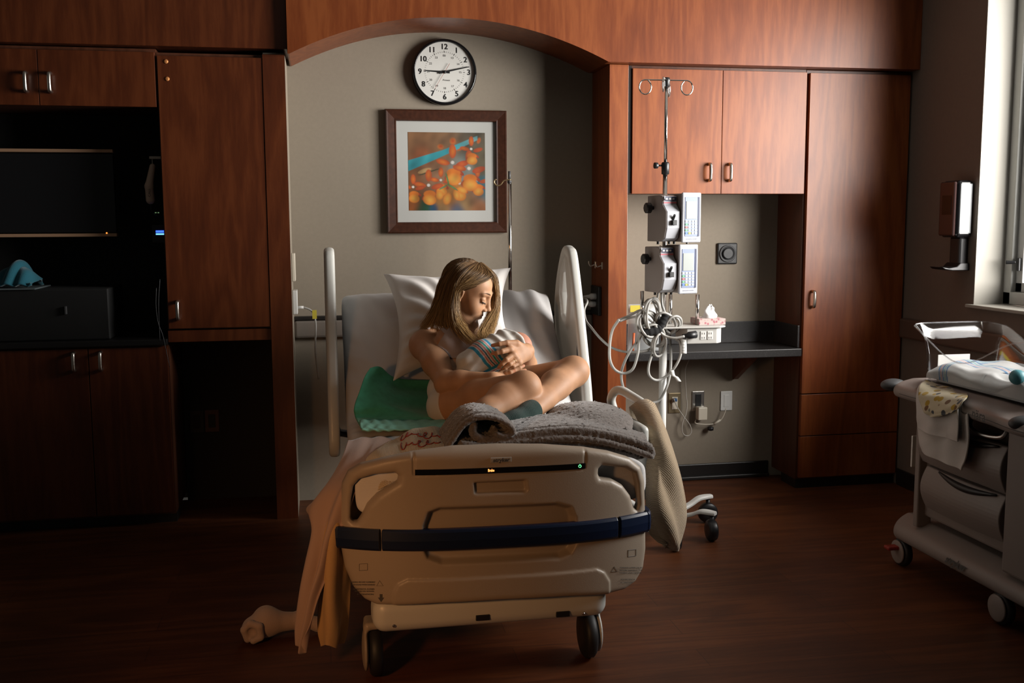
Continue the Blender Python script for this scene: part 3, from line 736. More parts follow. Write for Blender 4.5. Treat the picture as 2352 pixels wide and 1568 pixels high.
# pillow behind the person
def pillow(name, cn, thick, mats, seed, loc):
    a, b, c, d = [np.array(q, float) for q in cn] # bottom-left, bottom-right, top-right, top-left
    nrm = unit(np.cross(b-a, d-a)); w1, w2 = sines(seed, 9, 3, 11, 2), sines(seed+1, 9, 9, 28, 2)
    n = 54; V = []; 
    for sg in (1, -1):
        for j in range(n):
            v = j/(n-1)
            for i in range(n):
                u = i/(n-1); e = (1-abs(2*u-1)**2.6)*(1-abs(2*v-1)**2.6); pin = .085
                uu = u+(.5-u)*2*pin*4*v*(1-v); vv = v+(.5-v)*2*pin*4*u*(1-u)
                p = a*(1-uu)*(1-vv)+b*uu*(1-vv)+c*uu*vv+d*(1-uu)*vv
                h = thick/2*max(e, 0)**.42+.014*w1(u*1.2+v*.5, v)*e**.3+.008*w2(u+v*.4, v*.8)*min(1, e*4)+.007*math.sin(26*math.atan2(v-.25, u-.62+1e-6)+3*w1(v, u))*min(1, e*2)*min(1, 2.2*math.hypot(u-.6, v-.3))
                V.append(p+nrm*sg*h)
    F = []; id_ = lambda s, j, i: s*n*n+j*n+i
    for s in (0, 1):
        for j in range(n-1):
            for i in range(n-1):
                q = (id_(s,j,i), id_(s,j,i+1), id_(s,j+1,i+1), id_(s,j+1,i)); F.append(q if s == 0 else q[::-1])
    B = [(0,i) for i in range(n)]+[(j,n-1) for j in range(1,n)]+[(n-1,i) for i in range(n-2,-1,-1)]+[(j,0) for j in range(n-2,0,-1)]
    for k in range(len(B)):
        p, q = B[k], B[(k+1) % len(B)]; F.append((id_(1,*p), id_(1,*q), id_(0,*q), id_(0,*p)))
    return obj_np(name, V, F, mats, None, loc, subsurf=1)
PILC = mat('white_pillowcase', (.68, .645, .615), .8, sheen=.15, bump=.10, bscale=300)
pb = (.58, -.75, .80)
pil = pillow('pillow', [PX(902, 876, -.98), PX(1180, 800, -.86), PX(1174, 614, -.50), PX(880, 628, -.54)], .13, PILC, 11, pb)
tag(pil, 'large white pillow propped on the raised backrest behind the woman', 'pillow')
# green underpad
GREEN_C = mat('green_underpad', (.055, .34, .21), .75, sheen=.2, noise=.12, nscale=40, bump=.1, bscale=250)
GREEN_B = mat('pale_green_backing', (.22, .50, .38), .7, bump=.5, bscale=60)
C = rows_px([[(830,984,.695,'z'),(900,983,.695,'z'),(985,981,.694,'z'),(1060,978,.693,'z'),(1112,972,.692,'z')],
 [(817,960,.70,'z'),(890,962,.695,'z'),(985,962,.694,'z'),(1060,962,.693,'z'),(1112,960,.692,'z')],
 [(813,938,-1.12),(870,930,-1.10),(930,938,-1.08),(1000,940,-1.06),(1080,940,-1.06)],
 [(821,912,-1.06),(872,898,-1.03),(930,912,-1.00),(985,915,-.97),(1050,915,-.97)],
 [(836,868,-1.0),(872,868,-.97),(920,890,-.94),(985,895,-.90),(1040,895,-.90)],
 [(850,845,-.97),(873,843,-.95),(912,866,-.92),(985,875,-.87),(1040,876,-.86)]])
wv = sines(21, 8, 5, 16, 2)
gp, S, N = sheet('underpad', C, GREEN_C, 70, 70, .004, lambda u, v: .006*wv(u*1.5, v)*(v > .2), loc=PX(950, 975, -1.2))
tag(gp, 'green absorbent underpad curling up against the backrest beside the woman', 'bed pad')
C2 = rows_px([[(831,988,.700,'z'),(900,989,.700,'z'),(985,986,.699,'z'),(1060,980,.698,'z'),(1100,974,.697,'z')],
 [(827,978,.704,'z'),(900,978,.703,'z'),(985,976,.702,'z'),(1060,972,.700,'z'),(1100,968,.699,'z')],
 [(826,966,.703,'z'),(900,965,.702,'z'),(985,965,.701,'z'),(1060,964,.700,'z'),(1100,962,.698,'z')]])
wq = sines(25, 8, 25, 60, 2)
sheet('folded_edge', C2, GREEN_B, 90, 16, .004, lambda u, v: .0030*wq(u*2, v*.5), gp)
# folded grey fleece on the foot end
FLEECE = mat('grey_fleece', (.15, .128, .115), .95, sheen=.4, noise=.25, nscale=160, bump=.8, bscale=140)
yl = -1.83
def xz(pts): return [(PX(u, v, yl)[0], PX(u, v, yl)[2]) for u, v in pts]
layers = [(xz([(1026,1030),(1046,1000),(1066,974),(1090,960),(1120,957),(1150,964),(1172,978),(1178,992),(1160,1000),(1140,996)]), .0085, -1.845, -1.60),
          (xz([(1088,976),(1088,996),(1108,1008),(1140,1010),(1190,1002),(1260,993),(1330,990),(1400,1000),(1460,1016),(1492,1030),(1498,1042)]), .0125, -1.835, -1.56),
          (xz([(1060,1018),(1120,1023),(1200,1014),(1280,1006),(1350,1008),(1420,1022),(1470,1038),(1494,1048)]), .0095, -1.845, -1.60),
          (xz([(1038,1030),(1150,1034),(1250,1024),(1340,1024),(1420,1038),(1478,1058),(1490,1062)]), .0105, -1.84, -1.58)]
F = Field((.36, -1.88, .66), (1.06, -1.32, .86), .0048)
X, Y, Z = F.grid()
wf = sines(31, 6, 4, 12, 2)
for P, th, y0, y1 in layers:
    P = spline([(a, b, 0) for a, b in P], 4)[:, :2]
    sag = (.006*wf(X*1.0, Y)+.0)[:, :, 0]
    dd = np.full(F.n, 9, np.float32)
    Xb = X+0*Z[:, :1]; 
    d2 = None
    px_, pz_ = X[:, 0, :]+0*Z[0], Z[0]+0*X[:, 0, :]
    for (ax, az), (bx, bz) in zip(P[:-1], P[1:]):
        ex, ez = bx-ax, bz-az; t = np.clip(((px_-ax)*ex+(pz_-az)*ez)/(ex*ex+ez*ez+1e-12), 0, 1)
        q = np.sqrt((px_-ax-t*ex)**2+(pz_-az-t*ez)**2); d2 = q if d2 is None else np.minimum(d2, q)
    # shift the profile slightly in height along y to make it wavy
    for j in range(F.n[1]):
        yy = float(Y[0, j, 0]); sh = int(round((.004*math.sin(yy*17)+.010*max(0, yy+1.6))/F.h))
        dj = np.roll(d2, sh, axis=1)-th
        oy = max(y0-yy, yy-y1)+.008
        F.f[:, j, :] = np.minimum(F.f[:, j, :], np.where(oy > 0, np.sqrt(np.maximum(dj+.008, 0)**2+oy*oy)-.008+np.minimum(np.maximum(dj+.008, oy), 0), dj))
F.ell((.72, -1.72, .712), (.33, .11, .036), k=.015); F.ell((.90, -1.54, .735), (.15, .20, .058), k=.02); F.ell((.60, -1.73, .725), (.16, .09, .045), k=.015)
V, Q = F.mesh(); V = relax(V, Q, 1, .4)
wn = sines(33, 14, 260, 700); V = V+(.0016*wn(V[:, 0], V[:, 1], V[:, 2]))[:, None]*RNG.normal(size=(len(V), 3))*.9
fl = obj_np('fleece_blanket', V, Q, FLEECE, None, (.72, -1.62, .68)); tag(fl, 'thick grey fleece blanket folded on the foot end of the bed', 'blanket')
# cream knitted blanket with red stitched script
def knit_mat(name, col, scale=420, dirn='X', rough=.9, strength=.6):
    m = mat(name, col, rough, sheen=.3); nt = m.node_tree; b = nt.nodes['Principled BSDF']
    tc = node(m, 'ShaderNodeTexCoord'); wv_ = node(m, 'ShaderNodeTexWave', Scale=scale/6.28, Distortion=1.5); wv_.bands_direction = dirn
    wv_.inputs['Detail Scale'].default_value = 2
    w2 = node(m, 'ShaderNodeTexWave', Scale=scale/7, Distortion=1.0); w2.bands_direction = 'DIAGONAL'
    ad = node(m, 'ShaderNodeMath', operation='ADD'); bp = node(m, 'ShaderNodeBump', Strength=strength, Distance=.003)
    nt.links.new(tc.outputs['Object'], wv_.inputs[0]); nt.links.new(tc.outputs['Object'], w2.inputs[0]); nt.links.new(wv_.outputs['Fac'], ad.inputs[0]); nt.links.new(w2.outputs['Fac'], ad.inputs[1])
    nt.links.new(ad.outputs[0], bp.inputs['Height']); nt.links.new(bp.outputs[0], b.inputs['Normal'])
    return m
CREAM = knit_mat('cream_knit', (.60, .50, .36), 520, 'X')
CK = rows_px([[(838,1062,-1.66),(872,1026,-1.63),(905,1012,-1.60),(926,1000,-1.60),(952,985,-1.58),(985,980,-1.57),(1015,985,-1.56),(1045,1002,-1.56)],
 [(832,1072,-1.72),(866,1036,-1.71),(900,1024,-1.70),(922,1018,-1.69),(950,1003,-1.69),(985,999,-1.68),(1016,1004,-1.67),(1050,1014,-1.66)],
 [(838,1085,-1.80),(870,1058,-1.80),(902,1046,-1.80),(924,1038,-1.79),(952,1026,-1.79),(990,1022,-1.78),(1022,1024,-1.77),(1056,1028,-1.76)],
 [(845,1102,-1.84),(876,1085,-1.85),(906,1072,-1.855),(926,1060,-1.86),(956,1050,-1.86),(994,1044,-1.86),(1026,1040,-1.86),(1060,1042,-1.86)],
 [(850,1135,-1.85),(880,1120,-1.86),(910,1105,-1.87),(930,1095,-1.87),(960,1085,-1.87),(998,1080,-1.87),(1030,1075,-1.87),(1060,1075,-1.87)]])
wk = sines(41, 9, 6, 22, 2)
dk = lambda u, v: .008*wk(u*2, v)*(.4+.6*np.abs(np.sin(u*6)))
ck, S, N = sheet('knit_blanket', CK, CREAM, 130, 70, .007, dk, loc=PX(950, 1060, -1.75)); tag(ck, 'cream ribbed knit blanket with red stitched lettering bunched behind the footboard', 'blanket')
def on_sheet(S, N, u, v, off):
    nv, nu = S.shape[:2]; a, b = min(max(u, 0), .999)*(nu-1), min(max(v, 0), .999)*(nv-1); i, j = int(a), int(b); fa, fb_ = a-i, b-j
    p = (S[j, i]*(1-fa)+S[j, i+1]*fa)*(1-fb_)+(S[j+1, i]*(1-fa)+S[j+1, i+1]*fa)*fb_
    n = N[j, i]; n = n if n@(CAM.loc-p) > 0 else -n
    return p+n*off
RED = mat('red_embroidery_yarn', (.34, .035, .02), .8)
def script(u0, u1, v0, v1, n, seed):
    r = random.Random(seed); pts = []
    for k in range(n*14):
        t = k/(n*14-1); ph = t*n*2*PI; am = .6+.4*math.sin(t*n*1.7+seed)
        u = u0+(u1-u0)*t-.030*math.sin(ph)*am; v = v0+(v1-v0)*t-.060*am*math.cos(ph+.5)*(1.6 if int(t*n) in (0, n//2) else 1)
        pts.append(on_sheet(S, N, u, v, .0055))
    return pts
obj('stitched_lettering', MB().tube(script(.44, .98, .14, .40, 9, 1), .0016, 6), RED, ck, smooth=True); obj('stitched_lettering', MB().tube(script(.44, .80, .40, .56, 6, 2), .0016, 6), RED, ck, smooth=True)
# cloths hanging over the left side of the foot end
LIN = mat('pale_linen_sheet', (.42, .285, .23), .85, sheen=.2, bump=.15, bscale=260)
OCH = mat('ochre_cotton_blanket', (.50, .31, .14), .9, sheen=.3, bump=.3, bscale=380)
CS = rows_px([[(800,1012,-1.45),(830,1006,-1.45),(862,1004,-1.45),(900,1006,-1.46)],
 [(786,1050,-1.62),(816,1040,-1.62),(846,1034,-1.62),(880,1036,-1.64)],
 [(762,1088,-1.70),(796,1078,-1.72),(826,1072,-1.74),(856,1072,-1.76)],
 [(722,1138,-1.73),(764,1122,-1.78),(796,1112,-1.82),(822,1110,-1.84)],
 [(698,1168,-1.74),(738,1178,-1.80),(770,1182,-1.84),(796,1184,-1.86)],
 [(712,1206,-1.77),(730,1232,-1.82),(750,1240,-1.85),(770,1244,-1.86)],
 [(702,1270,-1.78),(716,1300,-1.83),(734,1310,-1.85),(752,1312,-1.86)],
 [(690,1345,-1.80),(702,1368,-1.84),(716,1372,-1.86),(730,1372,-1.87)],
 [(684,1425,-1.82),(692,1440,-1.85),(704,1440,-1.87),(714,1436,-1.88)],
 [(686,1480,-1.84),(690,1492,-1.86),(695,1500,-1.87),(699,1478,-1.88)]])
ws = sines(51, 8, 5, 15, 2)
o_, S2, N2 = sheet('bed_linen', CS, LIN, 60, 140, .003, lambda u, v: .010*np.sin(u*13+v*4+.8*np.sin(v*7))*np.clip(v*3, .1, 1)+.003*ws(u*2, v*2), loc=PX(760, 1200, -1.8)); tag(o_, 'pale rumpled bed linen hanging in a point off the left foot corner', 'bed sheet')
CO = rows_px([[(905,1095,-1.70),(885,1088,-1.69),(860,1090,-1.68),(832,1098,-1.66)],
 [(890,1130,-1.74),(865,1125,-1.76),(830,1122,-1.77),(795,1130,-1.76)],
 [(835,1170,-1.77),(815,1165,-1.80),(790,1165,-1.82),(764,1172,-1.82)],
 [(808,1230,-1.78),(792,1225,-1.82),(770,1225,-1.85),(742,1232,-1.84)],
 [(802,1310,-1.78),(786,1305,-1.83),(764,1305,-1.855),(734,1312,-1.84)],
 [(800,1390,-1.79),(786,1388,-1.83),(760,1388,-1.86),(728,1394,-1.84)],
 [(796,1440,-1.79),(782,1446,-1.83),(758,1446,-1.86),(728,1448,-1.84)],
 [(786,1474,-1.80),(772,1486,-1.83),(752,1480,-1.86),(734,1486,-1.84)]])
o_, _, _ = sheet('cotton_blanket', CO, OCH, 60, 120, .006, lambda u, v: .009*np.sin(u*9+v*3)+.004*ws(u*2+3, v*2), loc=PX(770, 1300, -1.82)); tag(o_, 'ochre cotton blanket hanging off the left foot corner beside the pale linen', 'blanket')
# tan knitted blanket over the foot rail on the window side
TAN = knit_mat('tan_knit', (.43, .32, .205), 480, 'Z')
CT = rows_px([[(1452,962,-1.36),(1470,945,-1.34),(1490,938,-1.33),(1508,950,-1.33)],
 [(1448,938,-1.44),(1464,926,-1.45),(1484,923,-1.46),(1503,930,-1.47)],
 [(1466,968,-1.55),(1488,962,-1.58),(1508,958,-1.58),(1524,972,-1.55)],
 [(1486,1030,-1.63),(1508,1030,-1.67),(1530,1028,-1.67),(1548,1042,-1.61)],
 [(1488,1098,-1.67),(1512,1100,-1.73),(1544,1100,-1.71),(1566,1108,-1.63)],
 [(1486,1165,-1.70),(1514,1172,-1.745),(1546,1174,-1.72),(1574,1180,-1.63)],
 [(1490,1222,-1.71),(1520,1232,-1.745),(1546,1238,-1.72),(1565,1234,-1.64)],
 [(1512,1242,-1.72),(1532,1254,-1.74),(1546,1262,-1.71),(1553,1262,-1.66)]])
wt = sines(61, 8, 4, 13, 2)
def dt(u, v): return .019*np.sin(v*16-u*5+1.2*np.sin(u*4))*np.clip((v-.35)*4, 0, 1)*np.sin(PI*np.clip(u*1.05, 0, 1))+.004*wt(u, v*2)
o_, _, _ = sheet('knit_blanket', CT, TAN, 70, 140, .010, dt, loc=PX(1520, 1100, -1.65)); tag(o_, 'tan knitted blanket draped over the foot rail on the window side', 'blanket')
# rolled end of cloth lying on the floor at the left
RC = mat('pink_plush_cloth', (.50, .36, .29), .95, sheen=.4, bump=.4, bscale=300)
c0 = PXz(610, 1448, .0); c0 = PXz(608, 1425, .062)
F = Field(c0+np.array([-.14, -.14, -.075]), c0+np.array([.22, .14, .10]), .0035)
F.ell(c0+np.array([.005, 0, .004]), (.050, .052, .055), k=.0); F.ell(c0+np.array([-.035, -.015, -.012]), (.042, .045, .042), k=.012)
F.chain([c0+np.array(q) for q in ((-.055,-.045,-.035),(-.065,-.05,.0),(-.045,-.055,.022),(-.015,-.06,.012),(-.012,-.06,-.025),(-.035,-.06,-.035))], [.013]*6, k=.004)
F.ell(c0+np.array([-.040, -.062, -.008]), (.016, .014, .017), k=.004, mode='s')
F.cap(c0+np.array([.04, .0, .0]), c0+np.array([.10, .01, -.005]), .036, .030, k=.02); F.ell(c0+np.array([.125, .01, -.004]), (.03, .035, .038), k=.012); F.cap(c0+np.array([.13, .0, .0]), c0+np.array([.18, .0, -.02]), .02, .026, k=.015)
V, Q = F.mesh(); V = relax(V, Q, 2); zmin = V[:, 2].min(); V[:, 2] -= zmin-.001
o_ = obj_np('rolled_cloth', V, Q, RC, None, (c0[0], c0[1], 0)); tag(o_, 'rolled pink plush cloth lying on the floor left of the bed', 'cloth')
# ------------------------------------------------------------------ woman sitting cross-legged, and the swaddled baby
def skin_mat(name, col, rough=.56, sss=.10):
    m = mat(name, col, rough, spec=.4, sss=sss, bump=.06, bscale=420); nt = m.node_tree; b = nt.nodes['Principled BSDF']
    at = node(m, 'ShaderNodeAttribute'); at.attribute_name = 'Tint'
    n = node(m, 'ShaderNodeTexNoise', Scale=22.0, Detail=4.0); r = node(m, 'ShaderNodeValToRGB'); e = r.color_ramp.elements
    e[0].position = .3; e[1].position = .7; e[0].color = (*[c*.90 for c in col], 1); e[1].color = (*[c*1.08 for c in col], 1)
    tc = node(m, 'ShaderNodeTexCoord'); nt.links.new(tc.outputs['Object'], n.inputs[0]); nt.links.new(n.outputs['Fac'], r.inputs[0])
    mx = node(m, 'ShaderNodeMixRGB', blend_type='MULTIPLY'); mx.inputs[0].default_value = 1
    nt.links.new(r.outputs[0], mx.inputs[1]); nt.links.new(at.outputs['Color'], mx.inputs[2]); nt.links.new(mx.outputs[0], b.inputs['Base Color'])
    return m
def PP(u, v, y): return PX(u, v, y-.10)
SKIN = skin_mat('warm_skin', (.50, .265, .145), sss=.06)
BSKIN = skin_mat('newborn_skin', (.52, .235, .155))
A_ = lambda *q: np.array(q, float)
J = dict(Rhip=PP(1027,933,-1.06), Lhip=PP(1108,912,-.97), Rknee=PP(1203,889,-1.37), Lknee=PP(1316,853,-1.17), Rank=PP(1072,974,-1.50), Lank=PP(1208,954,-1.45),
         Rsh=PP(972,789,-.82), Lsh=PP(1140,772,-.66), Relb=PP(1026,879,-1.10), Rwri=PP(1132,873,-1.22), Lelb=PP(1204,852,-.86), Lwri=PP(1209,806,-1.07))
PEL, NECK = PP(1063, 908, -1.0), PP(1055, 766, -.735)
TU = unit(NECK-PEL); SV = unit(J['Rsh']-J['Lsh']); SV = unit(SV-TU*(SV@TU)); TN = np.cross(TU, SV); TN = TN if TN[1] < 0 else -TN  # torso up, her right, front
TB = np.stack([SV, TN, TU], 1)
HF = A_(.84, -.32, -.44); HR = None
HB = frame(HF, A_(.36, -.20, .91)); # columns: right, forward, up
EAR = PP(1057, 677, -.825); HC = EAR-HB@A_(.071, -.006, -.006)
HS = 1.06
def hl(r, f, u): return HC+HB@(A_(r, f, u)*HS)
def lerp(a, b, t): return a*(1-t)+b*t

def head(F):
    E = lambda c, r, k=.012, mode='u': F.ell(hl(*c), A_(*r)*HS, HB, k, mode)
    E((0,-.012,.035), (.071,.092,.080), .0); E((0,.030,-.022), (.058,.060,.084), .02); E((0,.036,.045), (.056,.043,.043), .02)
    E((0,.035,-.078), (.046,.048,.034), .02); E((0,.080,-.105), (.021,.018,.017), .020)
    for s in (1, -1):
        E((s*.036,.053,-.030), (.024,.026,.027), .022); F.cap(hl(s*.050,.005,-.06), hl(s*.022,.064,-.101), .012*HS, .012*HS, .022)
        F.cap(hl(s*.012,.083,.031), hl(s*.040,.069,.030), .0075*HS, .006*HS, .016)
        E((s*.031,.090,.011), (.017,.011,.0095), .012, 's'); E((s*.031,.0715,.010), (.0150,.0130,.0115), .004)
        F.cap(hl(s*.018,.0795,.0045), hl(s*.031,.0853,.0015), .0022*HS, .0024*HS, .003); F.cap(hl(s*.031,.0853,.0015), hl(s*.045,.077,.0045), .0024*HS, .002*HS, .003)
    F.cap(hl(0,.084,.022), hl(0,.1015,-.018), .0075*HS, .0085*HS, .014); E((0,.1035,-.0235), (.0105,.0105,.0092), .009)
    for s in (1, -1):
        E((s*.0125,.0925,-.0285), (.0078,.0095,.0070), .007); E((s*.0065,.0990,-.0335), (.0035,.005,.0028), .003, 's')
    E((0,.074,-.060), (.026,.018,.022), .016)
    for s in (1, -1):
        F.cap(hl(0,.0900,-.0530), hl(s*.0225,.0780,-.0545), .0038*HS, .0020*HS, .006); F.cap(hl(0,.0880,-.0635), hl(s*.019,.0780,-.0585), .0048*HS, .0024*HS, .006)
        F.cap(hl(0,.0945,-.0580), hl(s*.0245,.0795,-.0545), .0013*HS, .0010*HS, .0030, 's')
    E((0,.088,-.0785), (.016,.010,.004), .010, 's')
    for s in (1, -1): # ears
        ce = (s*.0715,-.010,-.004); E(ce, (.008,.017,.029), .006); E((s*.079,-.006,.001), (.006,.009,.017), .004, 's'); E((s*.070,-.003,-.026), (.006,.009,.010), .006)
def neck_torso(F, arms=True):
    sk = hl(0,-.030,-.060)
    F.cap(NECK+TU*-.02, sk, .056, .050, .02); F.cap(NECK+TN*.005, hl(0,.0,-.055), .046, .044, .025)
    q = lambda t, r=0, n=0: PEL+TU*t+SV*r+TN*n
    F.ell(q(.0), (.138,.086,.088), TB, .0); F.ell(q(.09,0,.004), (.118,.084,.10), TB, .05); F.ell(q(.19), (.126,.088,.11), TB, .05)
    F.ell(q(.275,0,-.005), (.142,.075,.07), TB, .04)
    for s in (1, -1): F.ell(q(.200, s*.066, .075), (.066,.050,.066), TB, .025)
    F.cap(NECK+TU*-.005, lerp(NECK, J['Rsh'], .9)+TU*.008, .040, .044, .03); F.cap(NECK+TU*-.005, lerp(NECK, J['Lsh'], .9)+TU*.008, .040, .044, .03)
def arms(F):
    F.ell(J['Rsh']+A_(.006,-.004,-.01), (.056,.056,.056), None, .03); F.ell(J['Lsh']+A_(-.006,0,-.01), (.054,.054,.054), None, .03)
    m = lerp(J['Rsh'], J['Relb'], .5); F.chain([J['Rsh'], m+A_(.004,-.008,0), J['Relb']], [.053,.050,.042], .025)
    f1 = lerp(J['Relb'], J['Rwri'], .3)+A_(0,-.004,.0); F.chain([J['Relb'], f1, J['Rwri']], [.042,.043,.028], .018)
    F.ell(J['Relb']+A_(-.004,-.006,-.006), (.038,.038,.038), None, .015)
    m = lerp(J['Lsh'], J['Lelb'], .5)+A_(.02,.02,0); F.chain([J['Lsh'], m, J['Lelb']], [.048,.042,.037], .025)
    f1 = lerp(J['Lelb'], J['Lwri'], .35)+A_(.006,0,0); F.chain([J['Lelb'], f1, J['Lwri']], [.038,.039,.027], .018)
def legs(F):
    for s in 'RL':
        h, kn, an = J[s+'hip'], J[s+'knee'], J[s+'ank']
        m = lerp(h, kn, .45)+A_(0, 0, .000); F.chain([h, m, kn], [.074,.069,.052], .03)
        up = A_(0, 0, 1.0)
        F.ell(lerp(h, kn, .15)+A_(-.005,.02,-.005), (.078,.078,.066), None, .04)
        F.ell(kn+A_(.004,-.008,.002), (.054,.052,.052), None, .02)
        c1 = lerp(kn, an, .32); ax = unit(an-kn); back = unit(lerp(h, an, .5)-lerp(kn, kn, 1)); off = lerp(h, an, .5)-c1; off = unit(off-ax*(off@ax))
        F.chain([kn, c1+off*.016, lerp(kn, an, .65)+off*.006, an], [.053,.054,.042,.033], .02)
        F.cap(kn+A_(.0,-.01,-.01), an-off*.008, .040, .028, .015)
    # feet
    F.chain([J['Rank'], J['Rank']+A_(-.02,-.045,-.014), J['Rank']+A_(-.03,-.115,-.020)], [.035,.036,.024], .015)
    F.chain([J['Lank'], J['Lank']+A_(-.05,-.045,-.014), J['Lank']+A_(-.13,-.075,-.018)], [.034,.036,.025], .015)
# hands: lists of finger joints with radii
by = -1.125
LH = {'thumb': [PP(1203,800,-1.095), PP(1186,789,-1.118), PP(1164,787,-1.138), PP(1147,790,-1.142), PP(1131,793,-1.136)],
      'index': [PP(1202,806,-1.09), PP(1171,802,-1.140), PP(1153,807,-1.158), PP(1142,810,-1.157), PP(1131,812,-1.150)],
      'middle': [PP(1204,810,-1.09), PP(1179,814,-1.145), PP(1163,826,-1.168), PP(1154,835,-1.168), PP(1146,843,-1.160)],
      'ring': [PP(1206,814,-1.09), PP(1186,824,-1.143), PP(1171,836,-1.166), PP(1160,845,-1.165), PP(1150,853,-1.156)],
      'little': [PP(1208,818,-1.09), PP(1192,833,-1.136), PP(1179,842,-1.156), PP(1170,848,-1.156), PP(1161,855,-1.149)]}
LR = {'thumb': [.020,.015,.0100,.0088,.0066], 'index': [.020,.0125,.0098,.0085,.0064], 'middle': [.020,.0128,.0100,.0086,.0066], 'ring': [.020,.0122,.0096,.0082,.0062], 'little': [.018,.0112,.0084,.0072,.0056]}
RH = {'thumb': [PP(1140,868,-1.165), PP(1152,862,-1.185), PP(1163,858,-1.20), PP(1172,855,-1.204), PP(1181,851,-1.20)],
      'index': [PP(1142,870,-1.16), PP(1166,858,-1.185), PP(1182,850,-1.195), PP(1193,845,-1.19), PP(1202,840,-1.18)],
      'middle': [PP(1142,873,-1.15), PP(1168,864,-1.175), PP(1186,857,-1.185), PP(1197,853,-1.18), PP(1206,850,-1.17)],
      'ring': [PP(1142,876,-1.14), PP(1168,870,-1.16), PP(1186,865,-1.17), PP(1198,862,-1.165), PP(1207,859,-1.155)],
      'little': [PP(1142,880,-1.13), PP(1166,877,-1.145), PP(1182,873,-1.15), PP(1192,870,-1.145), PP(1200,868,-1.14)]}
def hands(F):
    for H_, wr_ in ((LH, J['Lwri']), (RH, J['Rwri'])):
        F.cap(wr_, lerp(wr_, H_['middle'][1], .5), .025, .022, .02)
        for nm, P in H_.items():
            R_ = LR[nm]
            F.cap(P[0], P[1], .018 if nm != 'thumb' else .016, R_[1], .014)
            F.chain(P[1:], R_[1:], .0025)
            if nm != 'thumb': F.ell(P[1], (R_[1]*1.08,)*3, None, .006)
def like(F):
    G = Field.__new__(Field); G.lo, G.h, G.n = F.lo, F.h, F.n; G.f = np.full(F.n, .2, np.float32); return G
def vmin(a, b, k): h = np.clip(.5+.5*(a-b)/k, 0, 1); return a*(1-h)+b*h-k*h*(1-h)
def body(F):
    neck_torso(F); X, Y, Z = F.grid()
    G = like(F); legs(G); F.f = vmin(F.f, G.f, np.float32(.016))
    with_arms(F); head(F)
def with_arms(F):
    X, Y, Z = F.grid()
    G = like(F); arms(G); hands(G)
    ds = np.sqrt(np.minimum(sum((c-p)**2 for c, p in zip((X, Y, Z), J['Rsh'])), sum((c-p)**2 for c, p in zip((X, Y, Z), J['Lsh']))))
    k = (.030*np.clip(1-ds/.15, 0, 1)+.0025).astype(np.float32); F.f = vmin(F.f, G.f, k)
root = thing('person', 'woman with long blond hair sitting cross-legged on the bed cradling a newborn', 'person', (PEL[0], PEL[1], .69))
boxes = []
def fine(lo, hi, h): boxes.append((np.array(lo), np.array(hi), h))
hb = np.array([hl(r, f, u) for r in (-.09, .09) for f in (-.11, .125) for u in (-.125, .125)]); fine(hb.min(0), hb.max(0), .0017)
for H_ in (LH, RH):
    q = np.array([p for P in H_.values() for p in P]); fine(q.min(0)-.03, q.max(0)+.03, .0015)
F = Field((.26, -1.82, .60), (1.08, -.58, 1.32), .0036); body(F); V, Q = F.mesh()
def inbox(P, lo, hi, m): return ((P > lo+m) & (P < hi-m)).all(1)
VV, QQ = [], []; keep = np.ones(len(Q), bool)
for lo, hi, h in boxes: keep &= ~inbox(V[Q].mean(1), lo, hi, .0)
V = relax(V, Q, 1, .4)
VV.append(V); QQ.append(Q[keep]); no = len(V)
done = []
for lo, hi, h in boxes:
    G = Field(lo-.008, hi+.008, h); body(G); v, q = G.mesh(); cen = v[q].mean(1); k_ = inbox(cen, lo, hi, -.0036)
    # clip at the padded box border, where the surface would be capped
    k_ &= inbox(cen, G.lo, G.lo+(G.n-1)*h, 2.2*h)
    for l2, h2 in done: k_ &= ~inbox(cen, l2, h2, 0)
    v = relax(v, q, 1, .35); VV.append(v); QQ.append(q[k_]+no); no += len(v); done.append((lo, hi))
V = np.concatenate(VV); Q = np.concatenate(QQ)
us = np.unique(Q); mp_ = np.full(len(V), -1); mp_[us] = np.arange(len(us)); V = V[us]; Q = mp_[Q]
T = np.ones((len(V), 3))
def tint(mask, c): T[mask] = T[mask]*(1-mask[mask][:, None]*0)*np.array(c)
loc = (V-HC)@HB/HS
def near_seg(a, b, r): 
    a, b = A_(*a), A_(*b); d = b-a; t = np.clip(((loc-a)@d)/(d@d), 0, 1); return np.linalg.norm(loc-a-t[:, None]*d, axis=1) < r
for s in (1, -1):
    T[near_seg((0,.093,-.0530), (s*.0195,.081,-.0555), .0050) | near_seg((0,.0905,-.0640), (s*.018,.080,-.0590), .0060)] = (.86, .56, .55)
for H_ in (LH, RH):
    for nm, P in H_.items():
        tipd = unit(P[4]-P[3]); vc = unit(CAM.loc-P[4]); nl = P[4]+vc*LR[nm][4]*.8
        T[np.linalg.norm(V-nl, axis=1) < .0068] = (1.22, 1.0, 1.02)
obj_np('body', V, Q, SKIN, root, colors=T)
